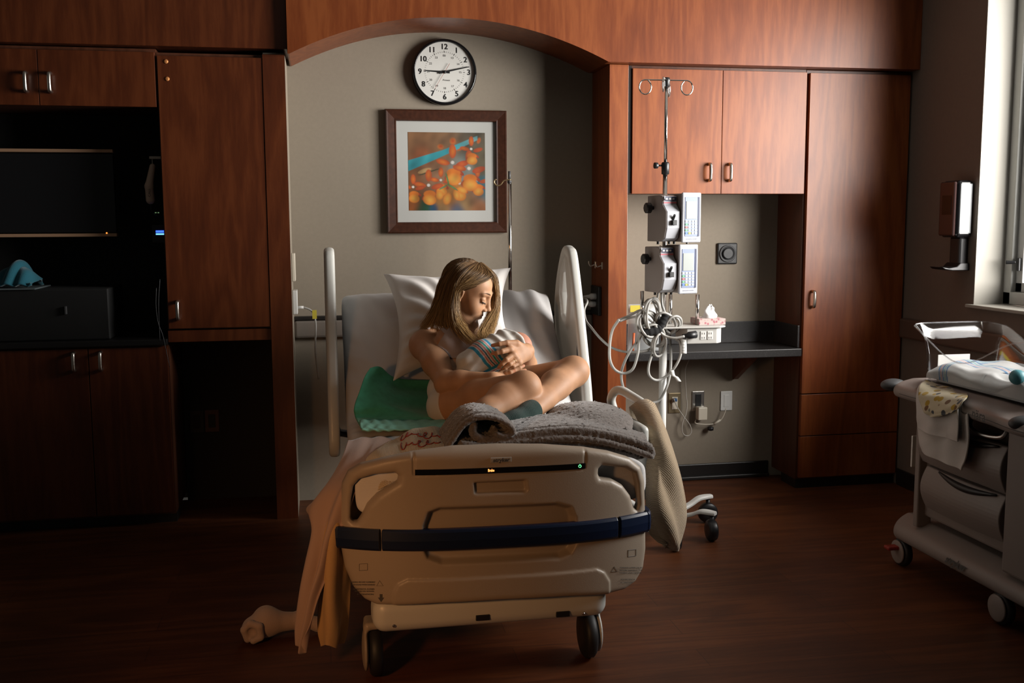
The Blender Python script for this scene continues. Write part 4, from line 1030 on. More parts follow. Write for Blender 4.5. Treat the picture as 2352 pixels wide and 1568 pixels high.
# brows and lashes
BROW = mat('brown_brow_hair', (.17, .10, .055), .7)
for s in (1, -1):
    pts = [hl(s*r, f, u) for r, f, u in ((.013,.0900,.033),(.024,.0880,.0375),(.038,.0795,.0390),(.053,.0640,.032))]
    obj('eyebrow', MB().tube(spline(pts, 6), list(np.interp(np.linspace(0, 1, 19), [0, .3, 1], [.0022, .0026, .0008])), 6), BROW, root, smooth=True)
    e = MB()
    for t in np.linspace(0, 1, 13):
        a_ = lerp(A_(s*.019,.0815,.0035), A_(s*.046,.0775,.0035), t); a_[1] += .0055*math.sin(PI*t); a_[2] -= .003*math.sin(PI*t)
        b_ = a_+A_(s*.003*(t-.2), .006, -.0055); e.tube([hl(*a_), hl(*b_)], [.0006, .0002], 4)
    pts = [hl(s*r, f, u) for r, f, u in ((.018,.0815,.0035),(.031,.0882,.0005),(.046,.0780,.0038))]; e.tube(spline(pts, 5), .0010, 5)
    obj('eyelashes', e, mat('lash_hair', (.02, .015, .012), .6) if s == 1 else bpy.data.materials['lash_hair'], root, smooth=True)
# clothes follow the body field
TOPC = mat('mauve_grey_jersey', (.42, .34, .325), .75, sheen=.25, bump=.15, bscale=420)
WHC = mat('white_cotton_briefs', (.66, .63, .60), .8, sheen=.2, bump=.2, bscale=420)
F = Field((.32, -1.30, .66), (.80, -.68, 1.05), .0028); neck_torso(F); TF = F.f.copy(); with_arms(F)
X, Y, Z = F.grid(); t_ = (X-PEL[0])*TU[0]+(Y-PEL[1])*TU[1]+(Z-PEL[2])*TU[2]; r_ = (X-PEL[0])*SV[0]+(Y-PEL[1])*SV[1]+(Z-PEL[2])*SV[2]; n_ = (X-PEL[0])*TN[0]+(Y-PEL[1])*TN[1]+(Z-PEL[2])*TN[2]
topz = np.where(n_ > 0, .262-.055*np.exp(-(r_/.045)**2)-.9*np.maximum(np.abs(r_)-.070, 0), .215)
topz = topz-1.2*np.maximum(np.abs(r_)-.085, 0)
reg = np.maximum(t_-topz, .105-t_)
cl = np.maximum(np.maximum(F.f-.0045, TF-.010), reg*.8).astype(np.float32)
V, Q = F.mesh(cl); V = relax(V, Q, 1); tp = obj_np('top', V, Q, TOPC, root)
G = Field((.32, -1.20, .78), (.80, -.68, 1.08), .0022); neck_torso(G); with_arms(G)
S2_ = like(G)
def hit(F, u, v): # first point of the sculpted surface along the sight line of a photo pixel
    d = CAM.ray(u, v); t = np.arange(3.0, 5.0, .0015); P = CAM.loc+t[:, None]*d; i = np.round((P-F.lo)/F.h).astype(int); ok = ((i >= 0) & (i < F.n)).all(1)
    P, i = P[ok], i[ok]; k = np.argmax(F.f[tuple(i.T)] < 0); return P[k]
ps = [hit(G, *q) for q in ((1037,776),(1030,767),(1020,759),(1010,753),(1000,749),(991,748))]+[PP(984, 752, -.80), PP(980, 764, -.75)]
ps = spline(ps, 4)
for a_, b_ in zip(ps[:-1], ps[1:]): S2_.cap(a_, b_, .0085, .0085, 0)
for sgn in (-1,):
    ps = spline([PEL+TU*t+SV*(sgn*r)+TN*n for t, r, n in ((.255,.078,.085),(.305,.084,.05),(.345,.086,.0),(.325,.085,-.05))], 4)
    for a_, b_ in zip(ps[:-1], ps[1:]): S2_.cap(a_, b_, .014, .014, 0)
st_ = np.maximum(G.f-.004, S2_.f).astype(np.float32); V, Q = G.mesh(st_); V = relax(V, Q, 1); obj_np('strap', V, Q, TOPC, root)
F = Field((.32, -1.34, .60), (.80, -.90, .96), .003); neck_torso(F); G = like(F); legs(G); F.f = vmin(F.f, G.f, np.float32(.016))
X, Y, Z = F.grid(); t_ = (X-PEL[0])*TU[0]+(Y-PEL[1])*TU[1]+(Z-PEL[2])*TU[2]
dR = unit(J['Rknee']-J['Rhip']); dL = unit(J['Lknee']-J['Lhip'])
cR = (X-J['Rhip'][0])*dR[0]+(Y-J['Rhip'][1])*dR[1]+(Z-J['Rhip'][2])*dR[2]; cL = (X-J['Lhip'][0])*dL[0]+(Y-J['Lhip'][1])*dL[1]+(Z-J['Lhip'][2])*dL[2]
reg = np.maximum(t_-.045, np.maximum(cR-.045, cL-.02)); reg = np.maximum(reg, -t_-.16)
V, Q = F.mesh(np.maximum(F.f-.004, reg*.8).astype(np.float32)); V = relax(V, Q, 1); obj_np('briefs', V, Q, WHC, root)
# dark green sock on the foot that shows
SOCK = knit_mat('dark_green_sock', (.010, .040, .032), 700, 'X')
F = Field((.38, -1.76, .64), (.82, -1.44, .86), .0026); kn, an = J['Lknee'], J['Lank']; ax = unit(an-kn)
F.chain([an-ax*.030, an, an+A_(-.05,-.045,-.014), an+A_(-.13,-.075,-.018)], [.0375,.037,.040,.029], .012)
for t in (-.036, -.026, -.016, -.006): F.chain([an+ax*t, an+ax*(t+.004)], [.0415, .0415], .003)
V, Q = F.mesh(); V = relax(V, Q, 1); sk_ = obj_np('sock', V, Q, SOCK, root)
rg = lerp(LH['ring'][1], LH['ring'][2], .42); rd = unit(LH['ring'][2]-LH['ring'][1]); a_ = unit(np.cross(rd, A_(0, 0, 1))); b_ = np.cross(rd, a_)
obj('finger_ring', MB().tube([rg+(a_*math.cos(q)+b_*math.sin(q))*.0112 for q in np.linspace(0, 2*PI, 24, endpoint=False)], .0012, 6, closed=True).lathe([(.001, 0), (.0028, .001), (.001, .003)], rg+unit(CAM.loc-rg)*.0112, 'z', 8), mat('gold_ring', (.75, .55, .28), .2, 1.0), root, smooth=True)

# hair: a base volume and several thousand strands following guide locks
HAIRM = mat('blond_hair', (.30, .17, .07), .45, spec=.25); _nt = HAIRM.node_tree; _b = _nt.nodes['Principled BSDF']
_a = node(HAIRM, 'ShaderNodeAttribute'); _a.attribute_name = 'Tint'; _nt.links.new(_a.outputs['Color'], _b.inputs['Base Color'])
F = Field(hb.min(0)-.06, hb.max(0)+.05, .003)
F.ell(hl(0,-.018,.036), A_(.078,.096,.086)*HS, HB, 0)
loc_g = F.grid(); rl = [sum((loc_g[k]-HC[k])*HB[k, i] for k in range(3))/HS for i in range(3)]
facecut = np.maximum(rl[1]-(.050-.25*np.maximum(np.abs(rl[0])-.02, 0)-1.0*np.maximum(.05-rl[2], 0)), -.5)  # forward of the hairline
f2 = np.maximum(F.f, facecut*.7).astype(np.float32)
F.f = f2
def hg(*pts): return np.array([hl(*p) for p in pts])
def locks(): # guides from the parting (slightly to her left) outwards; head-local then world
    g = []
    R_ = lambda pts: np.array([PP(*p) for p in pts])
    g.append(R_([(1084,603,-.775),(1052,611,-.845),(1028,640,-.855),(1014,680,-.845),(1000,715,-.84),(985,738,-.835),(975,752,-.825)]))    # back of her right side
    g.append(R_([(1090,602,-.785),(1060,615,-.865),(1040,650,-.88),(1030,690,-.875),(1022,722,-.875),(1020,745,-.88),(1030,764,-.90)]))
    g.append(R_([(1096,604,-.795),(1072,622,-.880),(1052,646,-.900),(1044,685,-.902),(1041,720,-.907),(1048,748,-.92),(1064,764,-.93)]))   # over the ear
    g.append(R_([(1102,606,-.80),(1100,626,-.880),(1074,646,-.905),(1049,666,-.905),(1046,712,-.915),(1056,742,-.93),(1076,762,-.945)]))     # hairline, tucked behind the ear
    g.append(R_([(1104,606,-.80),(1126,634,-.865),(1098,649,-.905),(1054,663,-.908),(1045,700,-.90),(1044,735,-.91),(1056,756,-.93)]))
    g.append(R_([(1106,606,-.78),(1128,628,-.80),(1137,655,-.775),(1139,690,-.76),(1132,728,-.80),(1124,758,-.87),(1112,786,-.93)]))        # far side
    g.append(R_([(1104,604,-.76),(1132,636,-.74),(1142,668,-.72),(1143,705,-.74),(1134,742,-.80),(1122,766,-.88),(1100,794,-.94)]))
    g.append(R_([(1090,601,-.72),(1050,606,-.70),(1015,640,-.70),(1003,690,-.72),(990,725,-.74),(978,745,-.76),(968,760,-.77)]))            # behind
    g.append(R_([(1085,602,-.74),(1040,612,-.76),(1012,655,-.78),(1000,700,-.79),(988,728,-.80),(976,748,-.80),(968,758,-.80)]))
    g.append(R_([(1108,606,-.77),(1136,634,-.74),(1140,668,-.73),(1132,712,-.78),(1108,752,-.90),(1098,770,-.955),(1108,792,-.985)]))       # under the chin, over the chest
    g.append(R_([(1108,606,-.77),(1136,634,-.74),(1140,668,-.73),(1134,716,-.77),(1116,756,-.88),(1118,776,-.935),(1124,796,-.965)]))
    g.append(R_([(1096,604,-.795),(1072,622,-.880),(1052,646,-.900),(1045,690,-.905),(1050,732,-.925),(1070,760,-.955),(1098,786,-.985)]))   # over the chest
    g.append(R_([(1096,604,-.795),(1070,622,-.880),(1050,648,-.900),(1040,692,-.905),(1043,738,-.93),(1058,768,-.955),(1082,792,-.975)]))
    g.append(R_([(1106,606,-.78),(1126,630,-.77),(1132,656,-.74),(1130,690,-.73),(1124,724,-.76),(1112,754,-.84),(1102,784,-.93)]))       # behind the face
    return g
GD = [spline(g, 5) for g in locks()]; m_ = len(GD[0])
pairs = [(5,6),(5,13),(6,13),(5,13),(0,7),(0,1),(1,2),(2,3),(3,4),(0,8),(8,7),(5,6),(5,6),(2,3),(1,2),(0,1),(0,8),(3,4),(9,10),(6,10),(11,12),(2,12),(11,12)]
# base volume along the guides so that no scalp shows through the locks
for gi, g in enumerate(GD):
    if gi in (3, 4, 9, 10, 11, 12, 13): continue
    c_ = g[::2] if gi not in (5, 6) else g[:12:2]
    F.chain(list(c_[1:]+(HC-c_[1:])*.10), list(np.interp(np.linspace(0, 1, len(c_)-1), [0, .3, .8, 1], [.010, .015, .011, .006]) if gi not in (5, 6) else np.full(len(c_)-1, .007)), .014)
V, Q = F.mesh(); V = relax(V, Q, 2)
base_tri = np.concatenate([Q[:, [0, 1, 2]], Q[:, [0, 2, 3]]]); bc = np.tile(A_(.090, .048, .020), (len(V), 1))
SV_, SF_, SC_ = [V], [base_tri], [bc]; no = len(V)
rs = np.random.RandomState(5); segs = m_
for k in range(9400):
    a, b = pairs[rs.randint(len(pairs))]; t = rs.rand(); g = GD[a]*(1-t)+GD[b]*t
    s = np.linspace(0, 1, m_)
    off = rs.normal(size=3)*.0050; g = g+off*(.35+1.3*s)[:, None]
    # keep outside of the skull
    lc = (g-HC)@HB/HS; rr = np.sqrt((lc[:, 0]/.079)**2+((lc[:, 1]+.018)/.097)**2+((lc[:, 2]-.036)/.087)**2)
    sc_ = np.where(rr < 1, 1/np.maximum(rr, .2), 1); ctr = A_(0, -.018, .036); g = HC+((ctr+(lc-ctr)*sc_[:, None])*HS)@HB.T
    ph = rs.uniform(0, 6.28); am = .0060*rs.rand()+.0012
    wav = am*np.sin(s*9*(.7+.5*rs.rand())+ph)*s**1.2; g = g+np.outer(wav, unit(rs.normal(size=3)))
    cut = int(m_*(1-.30*rs.rand()**1.6)); g = g[:cut]; s = s[:cut]; n_g = len(g)
    Tn = np.gradient(g, axis=0); Tn /= np.linalg.norm(Tn, axis=1)[:, None]+1e-9
    u_ = np.cross(Tn, A_(.3, -.8, .5)); u_ /= np.linalg.norm(u_, axis=1)[:, None]+1e-9; w_ = np.cross(Tn, u_)
    rad = (.00078*(1-.75*s**2))*rs.uniform(.6, 1.25)
    ring = np.stack([g+(u_*math.cos(q)+w_*math.sin(q))*rad[:, None] for q in (0, 2.094, 4.189)], 1).reshape(-1, 3)
    i = np.arange(n_g-1)*3; fs = []
    for j in range(3):
        a0, a1, b0, b1 = i+j, i+(j+1) % 3, i+3+j, i+3+(j+1) % 3; fs += [np.stack([a0, a1, b1], 1), np.stack([a0, b1, b0], 1)]
    SV_.append(ring); SF_.append(np.concatenate(fs)+no); no += len(ring)
    br = rs.uniform(.55, 1.35); mixv = np.clip(s*1.15-.1+rs.normal()*.22, 0, 1)[:, None]
    c_ = (A_(.125,.066,.027)*(1-mixv)+A_(.50,.31,.13)*mixv)*br
    SC_.append(np.repeat(c_, 3, axis=0))
obj_np('hair', np.concatenate(SV_), np.concatenate(SF_), HAIRM, root, colors=np.concatenate(SC_))

# newborn
b0, b1 = PP(1084, 836, -1.07), PP(1178, 795, -1.02); BA = unit(b1-b0)
baby = thing('baby', 'newborn wrapped in a striped white swaddling cloth held in the arms of the woman', 'person', (b0+b1)/2-A_(0, 0, .06))
bh = PP(1183, 792, -1.005)
bf = frame(A_(-.45, .62, .35), BA) # face turned to the mother
F = Field(bh-.085, bh+.085, .002)
e_ = lambda c, r, k=.008, mode='u': F.ell(bh+bf@A_(*c), r, bf, k, mode)
e_((0,-.008,.010), (.046,.057,.050), 0); e_((0,.024,-.016), (.038,.034,.038), .015)
for s in (1, -1):
    e_((s*.022,.044,-.020), (.017,.015,.016), .012); e_((s*.017,.053,.002), (.010,.006,.005), .006, 's'); e_((s*.017,.047,.002), (.009,.008,.006), .003)
    e_((s*.046,-.004,-.010), (.006,.011,.017), .005); e_((s*.050,-.002,-.008), (.003,.006,.010), .003, 's')
e_((0,.058,-.014), (.007,.008,.006), .006); e_((0,.050,-.034), (.012,.008,.006), .006); e_((0,.058,-.0335), (.010,.004,.001), .002, 's'); e_((0,.042,-.046), (.012,.011,.009), .008)
F.cap(bh+bf@A_(0,-.01,-.03), bh-BA*.08, .026, .034, .015)
V, Q = F.mesh(); V = relax(V, Q, 1); obj_np('body', V, Q, BSKIN, baby, colors=np.ones((len(V), 3)))
# swaddle
F = Field(np.minimum(b0, b1)-.14, np.maximum(b0, b1)+.14, .0022)
mid = lerp(b0, b1, .5)
F.chain([b0+A_(-.008,0,.002), lerp(b0, b1, .33), lerp(b0, b1, .7), b1-BA*.012], [.052,.066,.064,.052], .03)
F.ell(b0+A_(.01,-.02,-.03), (.055,.05,.035), None, .03); F.ell(lerp(b0, b1, .4)+A_(.03,.0,-.045), (.06,.055,.035), None, .03)
# raised cloth edge round the neck and crown
up_ = unit(A_(0, 0, 1)-BA*BA[2]); sd_ = np.cross(BA, up_)
ringp = [bh-BA*.012+(up_*math.cos(q)*.058+sd_*math.sin(q)*.058)-BA*.012*math.cos(q*2) for q in np.linspace(0, 2*PI, 17)]
F.chain(ringp, [.012]*17, .02)
F.ell(bh-BA*.030+A_(-.01,.0,.006), (.054,.056,.050), None, .02)
e2 = A_(0.0, 0, 0)
F.ell(bh+BA*.034+A_(.012,-.004,.004), (.050,.07,.052), None, .008, 's')
V, Q = F.mesh(); V = relax(V, Q, 2)
s_ = (V-b0)@BA; o_ = V-b0-np.outer(s_, BA); vert = o_@up_; side = o_@sd_
wv1, wv2 = sines(71, 9, 30, 90), sines(72, 6, 60, 160)
nrm = o_/np.maximum(np.linalg.norm(o_, axis=1), .02)[:, None]
V = V+nrm*(.0036*wv1(s_*1.0+vert*.6, vert, side)*1.0+.0016*wv2(s_, vert*1.3, side)+.0042*np.sin(s_*150+vert*55+2.0*wv1(s_*.2, vert*.2, side*.2))*np.clip((s_-.085)*30, 0, 1)+.0038*np.sin(vert*170-s_*60+2*wv1(s_*.2, vert*.2, side*.2))*np.clip((.035-s_)*25, 0, 1))[:, None]
# woven stripes: a cross band and a lengthways band, in cloth coordinates
C = np.tile(A_(.66, .63, .585), (len(V), 1))
seq = [(.012,(.03,.30,.52)),(.004,(.72,.70,.66)),(.006,(.62,.22,.20)),(.003,(.72,.70,.66)),(.005,(.03,.12,.22)),(.004,(.72,.70,.66)),(.006,(.62,.22,.20)),(.003,(.72,.70,.66)),(.007,(.03,.42,.38)),(.003,(.72,.70,.66)),(.005,(.62,.22,.20)),(.004,(.72,.70,.66)),(.010,(.03,.30,.52))]
def stripes(coord, start, mask):
    p = start
    for wd_, c_ in seq:
        mk = mask & (coord >= p) & (coord < p+wd_); C[mk] = c_; p += wd_
cross = s_+.35*vert-.12*np.abs(vert)+.003*wv1(s_*.3, vert*.3, side*.3)
stripes(cross, .022, (vert > -.052) & (cross < .22))
lng = -vert+.10*s_+.003*wv1(s_*.3, 0*s_, side*.3); stripes(lng*1.0, .024, (s_ < .072) & (s_ > -.012) & (lng < .068))
SWM = mat('striped_swaddle_cotton', (.66, .63, .585), .85, sheen=.2, bump=.12, bscale=400); _nt = SWM.node_tree; _a = node(SWM, 'ShaderNodeAttribute'); _a.attribute_name = 'Tint'; _nt.links.new(_a.outputs['Color'], _nt.nodes['Principled BSDF'].inputs['Base Color'])
obj_np('swaddle', V, Q, SWM, baby, colors=C)
# ------------------------------------------------------------------ wall clock
ck_c = PX(1021, 165.5, YB-.03); CR_ = .163
clk = thing('wall_clock', 'round black-rimmed wall clock hung above the framed flower picture', 'clock', (ck_c[0], YB, ck_c[2]-CR_))
cx, cz = ck_c[0], ck_c[2]
obj('rim', MB().lathe([(CR_-.012, -.001), (CR_-.004, -.001), (CR_, -.008), (CR_, -.030), (CR_-.004, -.042), (CR_-.011, -.045), (CR_-.014, -.038), (CR_-.015, -.029)], (cx, YB, cz), 'y', 64, cap=False), GLOSSBLACK, clk, smooth=True)
obj('dial', MB().lathe([(CR_-.013, -.020), (CR_-.013, -.0300)], (cx, YB, cz), 'y', 64), mat('clock_dial', (.68, .67, .63), .5), clk)
yd = YB-.0305
def cpos(hh, r): q = hh/12*2*PI; return (cx+r*math.sin(q), yd, cz+r*math.cos(q))
for k in range(1, 13):
    text('numeral', str(k), clk, BLACK, cpos(k, .123), (1, 0, 0), (0, 0, 1), .037, font_bold=.018)
    text('small_numeral', '00' if k == 12 else str(k+12), clk, INK, cpos(k, .080), (1, 0, 0), (0, 0, 1), .0145)
tk = MB()
for k in range(60):
    r0, r1 = (.095, .101) if k % 5 else (.094, .104); w_ = .0006 if k % 5 else .0014
    a_, b_ = np.array(cpos(k/5, r0)), np.array(cpos(k/5, r1)); s_ = np.cross(unit(b_-a_), (0, 1, 0))*w_
    q = [a_-s_, a_+s_, b_+s_, b_-s_]; tk.add([p-A_(0, .0004, 0) for p in q], [(0, 1, 2, 3)])
o_ = obj('minute_track', tk, INK, clk)
text('maker_mark', 'Primex', clk, INK, (cx+.008, yd, cz-.040), (1, 0, 0), (0, 0, 1), .013, shear=.35)
def hand(nm, hh, L, back, w0, w1, m_, off):
    a_ = np.array(cpos(hh+6, back)); b_ = np.array(cpos(hh, L)); n_ = np.cross(unit(b_-a_), (0, 1, 0)); o_ = A_(0, -off, 0)
    mb_ = MB(); q = [a_-n_*w0, a_+n_*w0, b_+n_*w1, b_-n_*w1]; mb_.hexa([p+o_ for p in q]+[p+o_-A_(0, .0012, 0) for p in q]); obj(nm, mb_, m_, clk)
hand('hour_hand', 9.10, .098, .026, .0055, .0022, BLACK, .003); hand('minute_hand', 2.58, .128, .030, .0045, .0018, BLACK, .005)
hand('second_hand', 7.05, .098, .048, .0010, .0006, mat('red_brown_hand', (.30, .06, .03), .5), .007)
obj('hub', MB().lathe([(.008, 0), (.008, -.008), (.003, -.010)], (cx, yd, cz), 'y', 20), BLACK, clk, smooth=True)

# ------------------------------------------------------------------ framed flower picture
p0, p1 = PX(884, 250, YB-.028), PX(1165, 534, YB-.028); x0, x1, z1, z0 = p0[0], p1[0], p0[2], p1[2]
pic = thing('framed_picture', 'dark wood framed picture of orange orchids hung over the bed', 'picture', ((x0+x1)/2, YB, z0))
FW = mat('dark_walnut_frame', (.055, .018, .009), .35, noise=.25, nscale=60)
fm = MB(); prof = [(0, 0), (0, -.026), (.006, -.031), (.014, -.029), (.046, -.023), (.052, -.024), (.056, -.018), (.056, -.006)]
def ringf(d): return [(x0+d, z0+d), (x1-d, z0+d), (x1-d, z1-d), (x0+d, z1-d)]
vs_ = [(px, YB-.001+dy, pz) for d, dy in prof for px, pz in ringf(d)]
fs = [(i*4+k, i*4+(k+1) % 4, (i+1)*4+(k+1) % 4, (i+1)*4+k) for i in range(len(prof)-1) for k in range(4)]
obj('frame', fm.add(vs_, fs), FW, pic)
obj('mount', MB().box((x0+.054, YB-.0085, z0+.054), (x1-.054, YB-.006, z1-.054)), mat('pale_mount_board', (.47, .47, .445), .8), pic)
q0, q1 = PX(936.5, 303, YB-.0093), PX(1115, 483, YB-.0093)
def print_colors(u, v): # u to the right, v down, 0..1
    n1, n2 = sines(81, 8, 4, 11, 2), sines(82, 10, 12, 34, 2)
    C = np.zeros(u.shape+(3,)); W = np.zeros(u.shape)
    for (a, b, r, c) in [(.2,.1,.3,(.30,.16,.08)),(.5,.1,.2,(.34,.20,.11)),(.18,.28,.12,(.42,.10,.03)),(.8,.08,.2,(.18,.16,.12)),(.95,.3,.15,(.20,.18,.12)),(.1,.65,.15,(.28,.12,.05)),
        (.3,.6,.15,(.35,.20,.12)),(.7,.4,.12,(.30,.36,.36)),(.98,.75,.12,(.07,.22,.30)),(.2,.95,.10,(.02,.12,.06)),(.32,.98,.06,(.02,.12,.30)),(.62,.99,.10,(.08,.14,.26)),(.5,.85,.15,(.55,.25,.06)),
        (.85,.85,.13,(.42,.22,.12)),(.9,.95,.1,(.40,.16,.06)),(.05,.9,.1,(.45,.14,.03)),(.45,.97,.08,(.45,.30,.14)),(.75,.9,.1,(.50,.33,.14))]:
        w_ = np.exp(-((u-a)**2+(v-b)**2)/(r*r*.6)); C += w_[..., None]*np.array(c); W += w_
    C /= W[..., None]+1e-6; C *= A_(.68, .62, .55); C *= (1+.16*n1(u, v)+.08*n2(u, v))[..., None]
    def over(m, c): 
        nonlocal C
        C = C*(1-m[..., None])+np.array(c)*m[..., None]
    def pet(a, b, rx, ry, ang, c0, c1, soft=.18):
        q = math.radians(ang); du, dv = u-a, v-b; e, f = du*math.cos(q)+dv*math.sin(q), -du*math.sin(q)+dv*math.cos(q)
        d = np.sqrt((e/rx)**2+(f/ry)**2); m = np.clip((1-d)/soft, 0, 1); g = np.clip(d, 0, 1)[..., None]
        nonlocal C
        C = C*(1-m[..., None])+m[..., None]*(np.array(c0)*(1-g)+np.array(c1)*g)*(1+.12*n2(u*2, v*2))[..., None]
    OR, YE, RD = (.62,.17,.02), (.68,.36,.06), (.42,.06,.02)
    for q in ((.58,.11,.05,.055,0),(.42,.18,.05,.04,0),(.68,.20,.07,.03,-30),(.92,.10,.03,.05,20)): pet(*q, RD, OR, .6)
    # blade of a leaf
    top = .355-.30*u-.11*np.maximum(u-.45, 0); bot = .50-.42*u-.03*u*u; t_ = .03+.0*u
    lf = np.clip((v-top)/.008, 0, 1)*np.clip((bot-v)/.008, 0, 1)*(u < .90); over(lf, (.035,.29,.34)); over(lf*np.clip((u-.6)*3, 0, .7), (.22,.42,.42))
    pet(.21,.49,.10,.03,-18,(.55,.36,.15),(.45,.25,.10)); pet(.27,.505,.16,.010,-18,(.05,.05,.02),(.08,.07,.03))
    fl = [(.66,.66,.9),(.42,.62,.8),(.90,.62,.8),(.575,.40,1.15),(.79,.475,1.15),(.26,.69,1.0),(.06,.71,.8),(.82,.22,.8)]
    for fx, fy, k in fl:
        pet(fx+.0*k,fy-.14*k,.045*k,.085*k,0,OR,RD); pet(fx-.11*k,fy-.02*k,.085*k,.036*k,12,OR,RD); pet(fx+.11*k,fy-.0*k,.085*k,.036*k,-16,(.5,.10,.02),RD)
        pet(fx-.06*k,fy+.14*k,.05*k,.022*k,-50,RD,(.3,.05,.02)); pet(fx+.09*k,fy+.10*k,.05*k,.022*k,40,RD,(.3,.05,.02))
        pet(fx+.01*k,fy+.10*k,.085*k,.055*k,0,OR,OR); pet(fx+.01*k,fy+.17*k,.095*k,.075*k,8,YE,OR); pet(fx-.002,fy-.015*k,.024*k,.022*k,0,(.75,.72,.66),(.55,.5,.45))
    for q in ((.50,.85,.06,.09,20),(.62,.80,.05,.08,-20),(.40,.80,.06,.07,10),(.70,.74,.08,.05,20)): pet(*q, YE, OR, .35)
    st_ = np.abs((v-.66)-.9*(u-.52)*(u > .49)-.0+((u-.49)*-4)*(u <= .49)*(v < .66)*.0); pet(.505,.60,.012,.10,-14,(.12,.24,.08),(.10,.18,.06)); pet(.57,.70,.09,.012,32,(.12,.24,.08),(.10,.18,.06)); pet(.45,.70,.07,.012,-28,(.16,.26,.14),(.10,.18,.06))
    C = C*.80*(1+.22*n2(u*1.7, v*1.7)+.15*n1(u*2, v*2))[..., None]
    return np.clip(C, .01, .9)
NP = 170; uu, vv = np.meshgrid(np.linspace(0, 1, NP), np.linspace(0, 1, NP)); PC = print_colors(uu, vv)
PV = np.stack([q0[0]+(q1[0]-q0[0])*uu, np.full(uu.shape, YB-.0093), q0[2]+(q1[2]-q0[2])*vv], -1).reshape(-1, 3); ii = np.arange(NP*NP).reshape(NP, NP)
PF = np.stack([ii[:-1, :-1], ii[1:, :-1], ii[1:, 1:], ii[:-1, 1:]], -1).reshape(-1, 4)
PRM = mat('printed_photo', (.5, .5, .5), .5); _nt = PRM.node_tree; _a = node(PRM, 'ShaderNodeAttribute'); _a.attribute_name = 'Tint'; _nt.links.new(_a.outputs['Color'], _nt.nodes['Principled BSDF'].inputs['Base Color'])
obj_np('print', PV, PF, PRM, pic, smooth=False, colors=PC.reshape(-1, 3))

# ------------------------------------------------------------------ infusion stand with two pumps
IX, IY = PX(1521, 960, -.55)[0], -.55
def IV(u, v, dy=0): return PX(u, v, IY+dy)
stand = thing('infusion_stand', 'wheeled drip stand with four chrome hooks in front of the counter niche', 'drip stand', (IX, IY, 0))
zc = IV(1530, 386)[2]; zt = IV(1532, 186)[2]; zw = IV(1521, 795)[2]
obj('upper_pole', MB().cyl((IX, IY, zc), (IX, IY, zt), .0075, n=18), CHROME, stand, smooth=True)
obj('middle_pole', MB().cyl((IX, IY, zw), (IX, IY, zc), .0105, n=20), CHROME, stand, smooth=True)
obj('lower_pole', MB().cyl((IX, IY, .10), (IX, IY, zw), .0175, n=24), WHITEP, stand, smooth=True)
obj('hook_hub', MB().lathe([(.010, -.020), (.014, -.018), (.016, .010), (.014, .020), (.005, .022)], (IX, IY, zt-.006), 'z', 20), BLACK, stand, smooth=True)
def hook(dx, dy):
    d = unit((dx, dy, 0)); o = A_(IX, IY, zt+.004); pts = [o, o+d*.045, o+d*.088]
    for q in np.linspace(.5*PI, -1.35*PI, 16): pts.append(o+d*(.096+.027*math.cos(q))+A_(0, 0, -.031+.031*math.sin(q)))
    return MB().tube(spline(pts, 3), .0030, 8)
for dx, dy in ((-1, .03), (1, .03), (-.45, -.9), (.45, .9)): obj('hook', hook(dx, dy), CHROME, stand, smooth=True)
kb = obj('pole_collar', MB().lathe([(.013, -.028), (.017, -.026), (.018, .020), (.014, .026)], (IX, IY, zc), 'z', 24), BLACK, stand, smooth=True)
kz = IV(1505, 380)[2]
obj('collar_knob', MB().cyl((IX-.014, IY, kz), (IX-.036, IY, kz), .004).lathe([(.013, -.052), (.014, -.048), (.013, -.036), (.008, -.033)], (IX, IY, kz), 'x', 14), BLACK, kb, smooth=True)
hub_z = .115
obj('base_hub', MB().lathe([(.03, .085), (.052, .09), (.056, .11), (.045, .135), (.022, .15)], (IX, IY, 0), 'z', 28), WHITEP, stand, smooth=True)
t1 = PXz(1634, 1139, .125); t2 = PXz(1644, 1180, .125)
tips = [t1, t2]+[A_(IX+.30*math.cos(q), IY+.30*math.sin(q), .125) for q in (2.2, 3.5, 4.6)]
for tp in tips:
    d = unit((tp[0]-IX, tp[1]-IY, 0)); L = math.hypot(tp[0]-IX, tp[1]-IY); n_ = A_(-d[1], d[0], 0); mb_ = MB(); P = []
    prof = [(.03, .085, .026), (.3, .082, .021), (.55, .100, .018), (.72, .122, .019), (.86, .126, .021), (1.0, .124, .015)]
    prof = cr1(np.array(prof), 22); ring = []
    for t, z, w_ in prof:
        for a_, b_ in ((-1, -.6), (1, -.6), (1, .4), (.6, 1), (-.6, 1), (-1, .4)): ring.append(A_(IX, IY, z)+d*L*t+n_*w_*a_+A_(0, 0, .011*b_))
    fs = [(i*6+k, i*6+(k+1) % 6, (i+1)*6+(k+1) % 6, (i+1)*6+k) for i in range(21) for k in range(6)]+[tuple(range(6))[::-1], tuple(range(126, 132))]
    lg = obj('leg', mb_.add(ring, fs), WHITEP, stand, bevel=.003)
    c_ = A_(IX, IY, 0)+d*(L*.93)
    obj('caster', MB().lathe([(.02, -.018), (.044, -.017), (.0475, -.010), (.0475, .010), (.044, .017), (.02, .018)], (c_[0], c_[1], .048), 'x' if abs(d[1]) > abs(d[0]) else 'y', 24).cyl((c_[0], c_[1], .06), (c_[0], c_[1], .115), .010), BLACK, lg, smooth=True)
